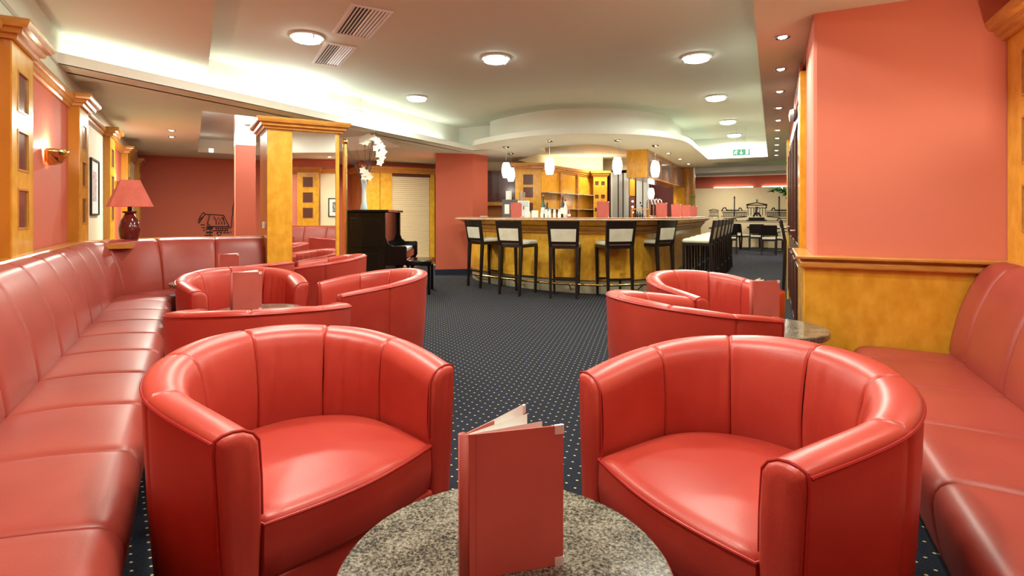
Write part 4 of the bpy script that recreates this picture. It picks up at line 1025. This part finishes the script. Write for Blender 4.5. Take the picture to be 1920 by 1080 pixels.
for i, (u, v) in enumerate(SPOTS):
    lab = 'small recessed downlight in the right-hand soffit, ' + (['out of frame above the panelling', 'nearest and largest in view', 'second nearest', 'third nearest', 'fourth nearest', 'fifth nearest', 'sixth nearest', 'seventh nearest', 'eighth nearest', 'ninth nearest', 'farthest'][i])
    if sf is None:
        sf = thing('downlight', lab, 'downlight', A(u, v, ZS), 0, 'recessed downlights in a row')
        MB().lathe([(.030, -.001), (.048, -.001), (.050, -.005), (.046, -.009), (.032, -.006)], 24).build('ring', CHROME, sf)
        MB().lathe([(.031, -.004), (.02, -.012), (0, -.014)], 20).build('bulb', SPOTM, sf)
    else: dup(sf, A(u, v, ZS), 0, lab)
for k, (v, lab) in enumerate(((2.5, 'soffit downlight over the far half of the right banquette, out of frame'), (1.4, 'soffit downlight over the middle of the right banquette, out of frame'), (.4, 'soffit downlight over the near end of the right banquette, out of frame'))): dup(sf, A(.62, v, ZS), 0, lab)
for k, (p, lab) in enumerate((((1253, 287), 'recessed spot in the bar canopy nearest the glazed cabinet front'), ((1275, 298), 'middle recessed spot in the bar canopy'), ((1291, 307), 'farthest recessed spot in the bar canopy'),
                            ((322, 244), 'nearer of the two recessed spots in the lounge ceiling at left'), ((322, 256), 'farther of the two recessed spots in the lounge ceiling at left'))):
    q = at(p[0], p[1], ZS); dup(sf, q, 0, lab, 'recessed spots in canopy and lounge'); light('downlight_light', 'SPOT', (q.x, q.y, ZS - .02), 14, WARM, .03, spot=110)
sd = thing('smoke_detector', 'small white smoke detector on the ceiling left of the pillar cornice', 'detector', at(466, 231, ZS))
MB().lathe([(.05, 0), (.05, -.02), (.035, -.035), (0, -.038)], 24).build('casing', WHITE, sd)
rsp = thing('ceiling_spot', 'white surface spot beside the slender red column', 'spotlight', atY(396, 289, 9.6) * Vector((1, 1, 0)) + Vector((0, 0, ZS)))
MB().lathe([(.035, 0), (.035, -.05), (.03, -.06), (0, -.06)], 16).build('casing', SPOTM, rsp)
def vent(p, q, wv, label, z):
    """p, q ends of the long centre line"""
    d = (q - p); L = d.length; M = Matrix.Translation(((p.x + q.x) / 2, (p.y + q.y) / 2, z)) @ Matrix.Rotation(math.atan2(d.y, d.x), 4, 'Z')
    t = thing('air_vent', label, 'vent', ((p.x + q.x) / 2, (p.y + q.y) / 2, z), math.atan2(d.y, d.x), 'ceiling air vents')
    a, b_ = L / 2, wv / 2; e = .022
    MB().box(-a, a, -b_, b_, -.002, -.0005).build('dark_backing', BLK, t)
    MB().box(-a, a, -b_, -b_ + e, -.012, 0).box(-a, a, b_ - e, b_, -.012, 0).box(-a, -a + e, -b_ + e, b_ - e, -.012, 0).box(a - e, a, -b_ + e, b_ - e, -.012, 0).build('frame', WHITE, t)
    n = 10
    for k in range(n):
        y = -b_ + e + (wv - 2 * e) * (k + .5) / n; s_ = 1 if k < n / 2 else -1
        MB().hexa([(-a + e, y - .006 - .006 * s_, -.010), (a - e, y - .006 - .006 * s_, -.010), (a - e, y + .002 - .006 * s_, -.010), (-a + e, y + .002 - .006 * s_, -.010)],
                  [(-a + e, y - .004 + .004 * s_, -.0025), (a - e, y - .004 + .004 * s_, -.0025), (a - e, y + .004 + .004 * s_, -.0025), (-a + e, y + .004 + .004 * s_, -.0025)]).build('slat', WHITE, t, smooth=0)
def mid(a, b): return (a + b) / 2
v1 = [at(*q, ZC) for q in ((622, 62), (662, 9), (735, 18), (693, 70))]
vent(mid(v1[0], v1[3]), mid(v1[1], v1[2]), (v1[0] - v1[3]).length, 'larger-looking slatted ceiling vent near the top edge of the picture', ZC)
v2 = [at(*q, ZC) for q in ((583, 117), (610, 80), (670, 86), (637, 123))]
vent(mid(v2[0], v2[3]), mid(v2[1], v2[2]), (v2[0] - v2[3]).length, 'farther slatted ceiling vent, below the larger-looking one', ZC)
for px, py, Y, lab in ((1281, 246, 8.9, 'small white grille on the curved canopy face, nearer one'), (1327, 287, 11.9, 'small white grille on the straight canopy face, farther one')):
    u = -1.55; m = (px - 960) / FOC
    v = (u * (math.cos(R(26.1)) + m * math.sin(R(26.1)))) / (m * math.cos(R(26.1)) - math.sin(R(26.1)))
    c = A(u, v, 2.53); g = thing('canopy_grille', lab, 'vent', c, R(-26.1), 'grilles on the canopy face')
    MB().box(.002, .008, -.16, .16, -.06, .06).build('frame', WHITE, g)
    for k in range(6): MB().box(.008, .014, -.14 + .05 * k, -.115 + .05 * k, -.045, .045).build('slat', GREY if False else WHITE, g)
es_ = thing('exit_sign', 'green exit sign with a white running figure, arrow and door, hanging from the ceiling', 'sign', atY(1390, 285.5, 9.9), R(-26.1))
MB().box(-.145, .145, -.02, .02, -.055, .055).build('box', GREEN, es_, bevel=.003)
MB().tube([(-.08, 0, .055), (-.08, 0, .44)], .004, 6).tube([(.08, 0, .055), (.08, 0, .44)], .004, 6).build('hanger', CHROME, es_)
fg = MB(); y = -.0225
def st_(pts, r): fg.tube([(x, y, z) for x, z in pts], r, 6)
fg.lathe([(0, -.008), (.009, 0), (0, .008)], 10, (-.085, y, .034))
st_([(-.09, .022), (-.098, -.004)], .008); st_([(-.098, -.004), (-.080, -.018), (-.082, -.038)], .006); st_([(-.098, -.004), (-.110, -.022), (-.130, -.026)], .006)
st_([(-.09, .02), (-.072, .008), (-.062, .014)], .005); st_([(-.09, .02), (-.110, .012), (-.116, -.002)], .005)
st_([(0, .036), (0, -.030)], .006); st_([(-.026, -.008), (0, -.036), (.026, -.008)], .006)
fg.box(.075, .12, y - .002, y + .002, -.04, .04)
fg.build('pictogram', SIGNW, es_)

# ------------------------------------------------------------------ restaurant beyond
mu = thing('wall_mural', 'black line drawing of a columned building with wings and a fountain on the beige wall', 'mural', A(-.7, 20.72, .9))
mb = MB()
def mp(x, y):           # crop pixel of the drawing to the wall plane v = 20.71
    px, py = 1300 + x / 9.6, 370 + y / 9.6; m = (px - 960) / FOC; Y = 20.71 / (math.cos(R(26.1)) + m * math.sin(R(26.1))); return Vector((m * Y, Y, H + (HOR - py) / FOC * Y))
def ms(pts, r=.010): mb.tube([mp(*q) for q in pts], r * .8, 4)
ms([(280, 235), (370, 210), (460, 235), (280, 238)]); ms([(290, 262), (460, 262)]); ms([(280, 335), (450, 335)]); ms([(280, 335), (280, 390)]); ms([(450, 335), (450, 390)])
for k in range(6): ms([(300 + 29 * k, 265), (300 + 29 * k, 332)])
for sx in (1, -1):
    f = lambda x: x if sx > 0 else 2 * 1142 - x
    ms([(f(500), 245), (f(970), 245)]); ms([(f(520), 275), (f(970), 275)], .018); ms([(f(500), 340), (f(970), 340)])
    ms([(f(600), 235), (f(810), 235)]); ms([(f(510), 240), (f(545), 190), (f(580), 185), (f(600), 235)], .022); ms([(f(810), 235), (f(830), 190), (f(850), 190), (f(880), 235)], .022)
    for k in range(15): ms([(f(545 + 29 * k), 290), (f(545 + 29 * k), 330)], .016)
    for k in range(9): ms([(f(610 + 22 * k), 212), (f(610 + 22 * k), 235)])
    ms([(f(740), 0), (f(740), 345)], .025); ms([(f(740), -20), (f(740), 0)], .02); ms([(f(725), 5), (f(755), 5)], .02); ms([(f(700), 415), (f(738), 370), (f(780), 415)], .02)
    ms([(f(540), 375), (f(690), 375), (f(960), 345)], .014); ms([(f(960), 135), (f(975), 175), (f(960), 195)], .02)
ms([(955, 130), (1142, 95), (1325, 130)], .02); ms([(955, 140), (1325, 140)], .018); ms([(970, 195), (1000, 180), (1030, 195), (1060, 180), (1090, 195), (1120, 180), (1150, 195), (1180, 180), (1210, 195), (1240, 180), (1270, 195), (1310, 185)], .014)
for k in range(7): ms([(985 + 52 * k, 195), (985 + 52 * k, 325)], .012)
ms([(1142, 95), (1140, 35), (1165, 60)], .016); ms([(1142, 170), (1130, 260), (1150, 330)], .045); ms([(1080, 345), (1120, 280), (1170, 280), (1215, 345)], .035)
ms([(1000, 375), (1280, 375), (1280, 400), (1000, 400), (1000, 375)], .03); ms([(960, 415), (1325, 415)], .025); ms([(530, 420), (1730, 415)], .008); ms([(530, 440), (1730, 442)], .008)
mb.build('ink_lines', BLK, mu, Matrix())
def make_dchair(label, loc, rz, arms=False):
    t = thing('dining_chair', label, 'chair', loc, rz, 'dark dining chairs in the restaurant')
    for s in (-1, 1):
        MB().hexa([(s * .18 - .015, .18, 0), (s * .18 + .015, .18, 0), (s * .18 + .015, .21, 0), (s * .18 - .015, .21, 0)], [(s * .19 - .02, .17, .42), (s * .19 + .02, .17, .42), (s * .19 + .02, .21, .42), (s * .19 - .02, .21, .42)]).build('leg', WENGE, t)
        MB().hexa([(s * .19 - .016, -.26, 0), (s * .19 + .016, -.26, 0), (s * .19 + .016, -.22, 0), (s * .19 - .016, -.22, 0)], [(s * .19 - .02, -.22, .44), (s * .19 + .02, -.22, .44), (s * .19 + .02, -.18, .44), (s * .19 - .02, -.18, .44)]).build('leg', WENGE, t)
        MB().hexa([(s * .19 - .018, -.22, .44), (s * .19 + .018, -.22, .44), (s * .19 + .018, -.19, .44), (s * .19 - .018, -.19, .44)], [(s * .20 - .015, -.29, .84), (s * .20 + .015, -.29, .84), (s * .20 + .015, -.265, .84), (s * .20 - .015, -.265, .84)]).build('back_post', WENGE, t)
        if arms: MB().tube([(s * .20, -.23, .66), (s * .235, 0, .655), (s * .21, .17, .63), (s * .20, .18, .44)], .014, 8).build('armrest', WENGE, t)
    MB().box(-.21, .21, -.21, .21, .40, .44).build('seat_frame', WENGE, t)
    MB().box(-.20, .20, -.20, .21, .44, .49).build('seat_pad', CREAM, t, bevel=.015, seg=3)
    MB().hexa([(-.185, -.25, .56), (.185, -.25, .56), (.185, -.225, .56), (-.185, -.225, .56)], [(-.20, -.295, .86), (.20, -.295, .86), (.20, -.27, .86), (-.20, -.27, .86)]).build('backrest', WENGE, t, bevel=.005)
    return t
def rp_(px, Y): return Vector(((px - 960) / FOC * Y, Y, 0))
dc = make_dchair('dark dining chair nearest the bar stools in the restaurant, back to the camera', rp_(1368, 15.9), R(-22))
for px, Y, a, lab in ((1389, 18.0, -60, 'dark dining chair behind and right of the one nearest the bar stools'), (1418, 17.2, -22, 'dark dining chair half hidden behind the front right-hand one'), (1441, 15.5, -24, 'front right-hand dark dining chair in the restaurant, back to the camera'),
                     (1404, 19.2, 150, 'far dining chair facing the camera below the columned building of the mural'), (1384, 20.0, 60, 'far dining chair seen sideways at the restaurant wall'), (1350, 18.5, 100, 'far dining chair partly hidden behind the row of bar stools')):
    dup(dc, rp_(px, Y), R(a), lab)
make_dchair('dark dining armchair with curved arms beside the brown door', rp_(1469, 15.9), R(60), True)
def make_dtable(label, loc):
    t = thing('dining_table', label, 'table', loc, R(-26.1), 'dark restaurant tables')
    MB().box(-.4, .4, -.4, .4, .71, .75).build('tabletop', WENGE, t, bevel=.004); MB().box(-.04, .04, -.04, .04, .03, .71).build('column', WENGE, t); MB().box(-.25, .25, -.25, .25, 0, .03).build('foot', WENGE, t)
    return t
dt = make_dtable('dark restaurant table near the bar stools, laid with a white cloth', rp_(1356, 17.3))
dup(dt, rp_(1425, 18.4), R(-26.1), 'dark restaurant table in the middle of the dining chairs'); dup(dt, rp_(1468, 16.9), R(-26.1), 'dark restaurant table beside the brown door, laid with a blue-white cloth')
for px, Y, lab in ((1356, 17.3, 'white folded cloth on the table near the bar stools'), (1468, 16.9, 'blue-white folded cloth on the table beside the brown door')):
    o = tag(MB().box(-.2, .2, -.15, .15, 0, .02).build('table_cloth', WHITE, bevel=.006), lab, 'cloth'); o.location = rp_(px, Y) + Vector((0, 0, .75)); o.rotation_euler = (0, 0, R(-26.1))
fr = thing('palm_plant', 'palm with a green frond showing beside the brown door', 'plant', A(.45, 14.6))
MB().lathe([(.16, 0), (.2, .35), (.18, .35), (.15, .30)], 24).build('pot', DARKW, fr); MB().tube([(0, 0, .3), (.02, 0, 1.5)], .03, 8).build('trunk', TWIG, fr)
for k in range(9):
    a = k * 2 * math.pi / 9; b_ = MB()
    for j in range(8):
        t_ = j / 8; b_.add([(math.cos(a) * .6 * t_, math.sin(a) * .6 * t_, 1.5 + .35 * math.sin(t_ * 2.4)), (math.cos(a + .25) * (.6 * t_ + .12), math.sin(a + .25) * (.6 * t_ + .12), 1.46 + .3 * math.sin(t_ * 2.4)), (math.cos(a) * .6 * (t_ + .12), math.sin(a) * .6 * (t_ + .12), 1.5 + .35 * math.sin((t_ + .12) * 2.4)), (math.cos(a - .25) * (.6 * t_ + .12), math.sin(a - .25) * (.6 * t_ + .12), 1.46 + .3 * math.sin(t_ * 2.4))], [(0, 1, 2, 3)])
    b_.build('frond', LEAF, fr, smooth=0)
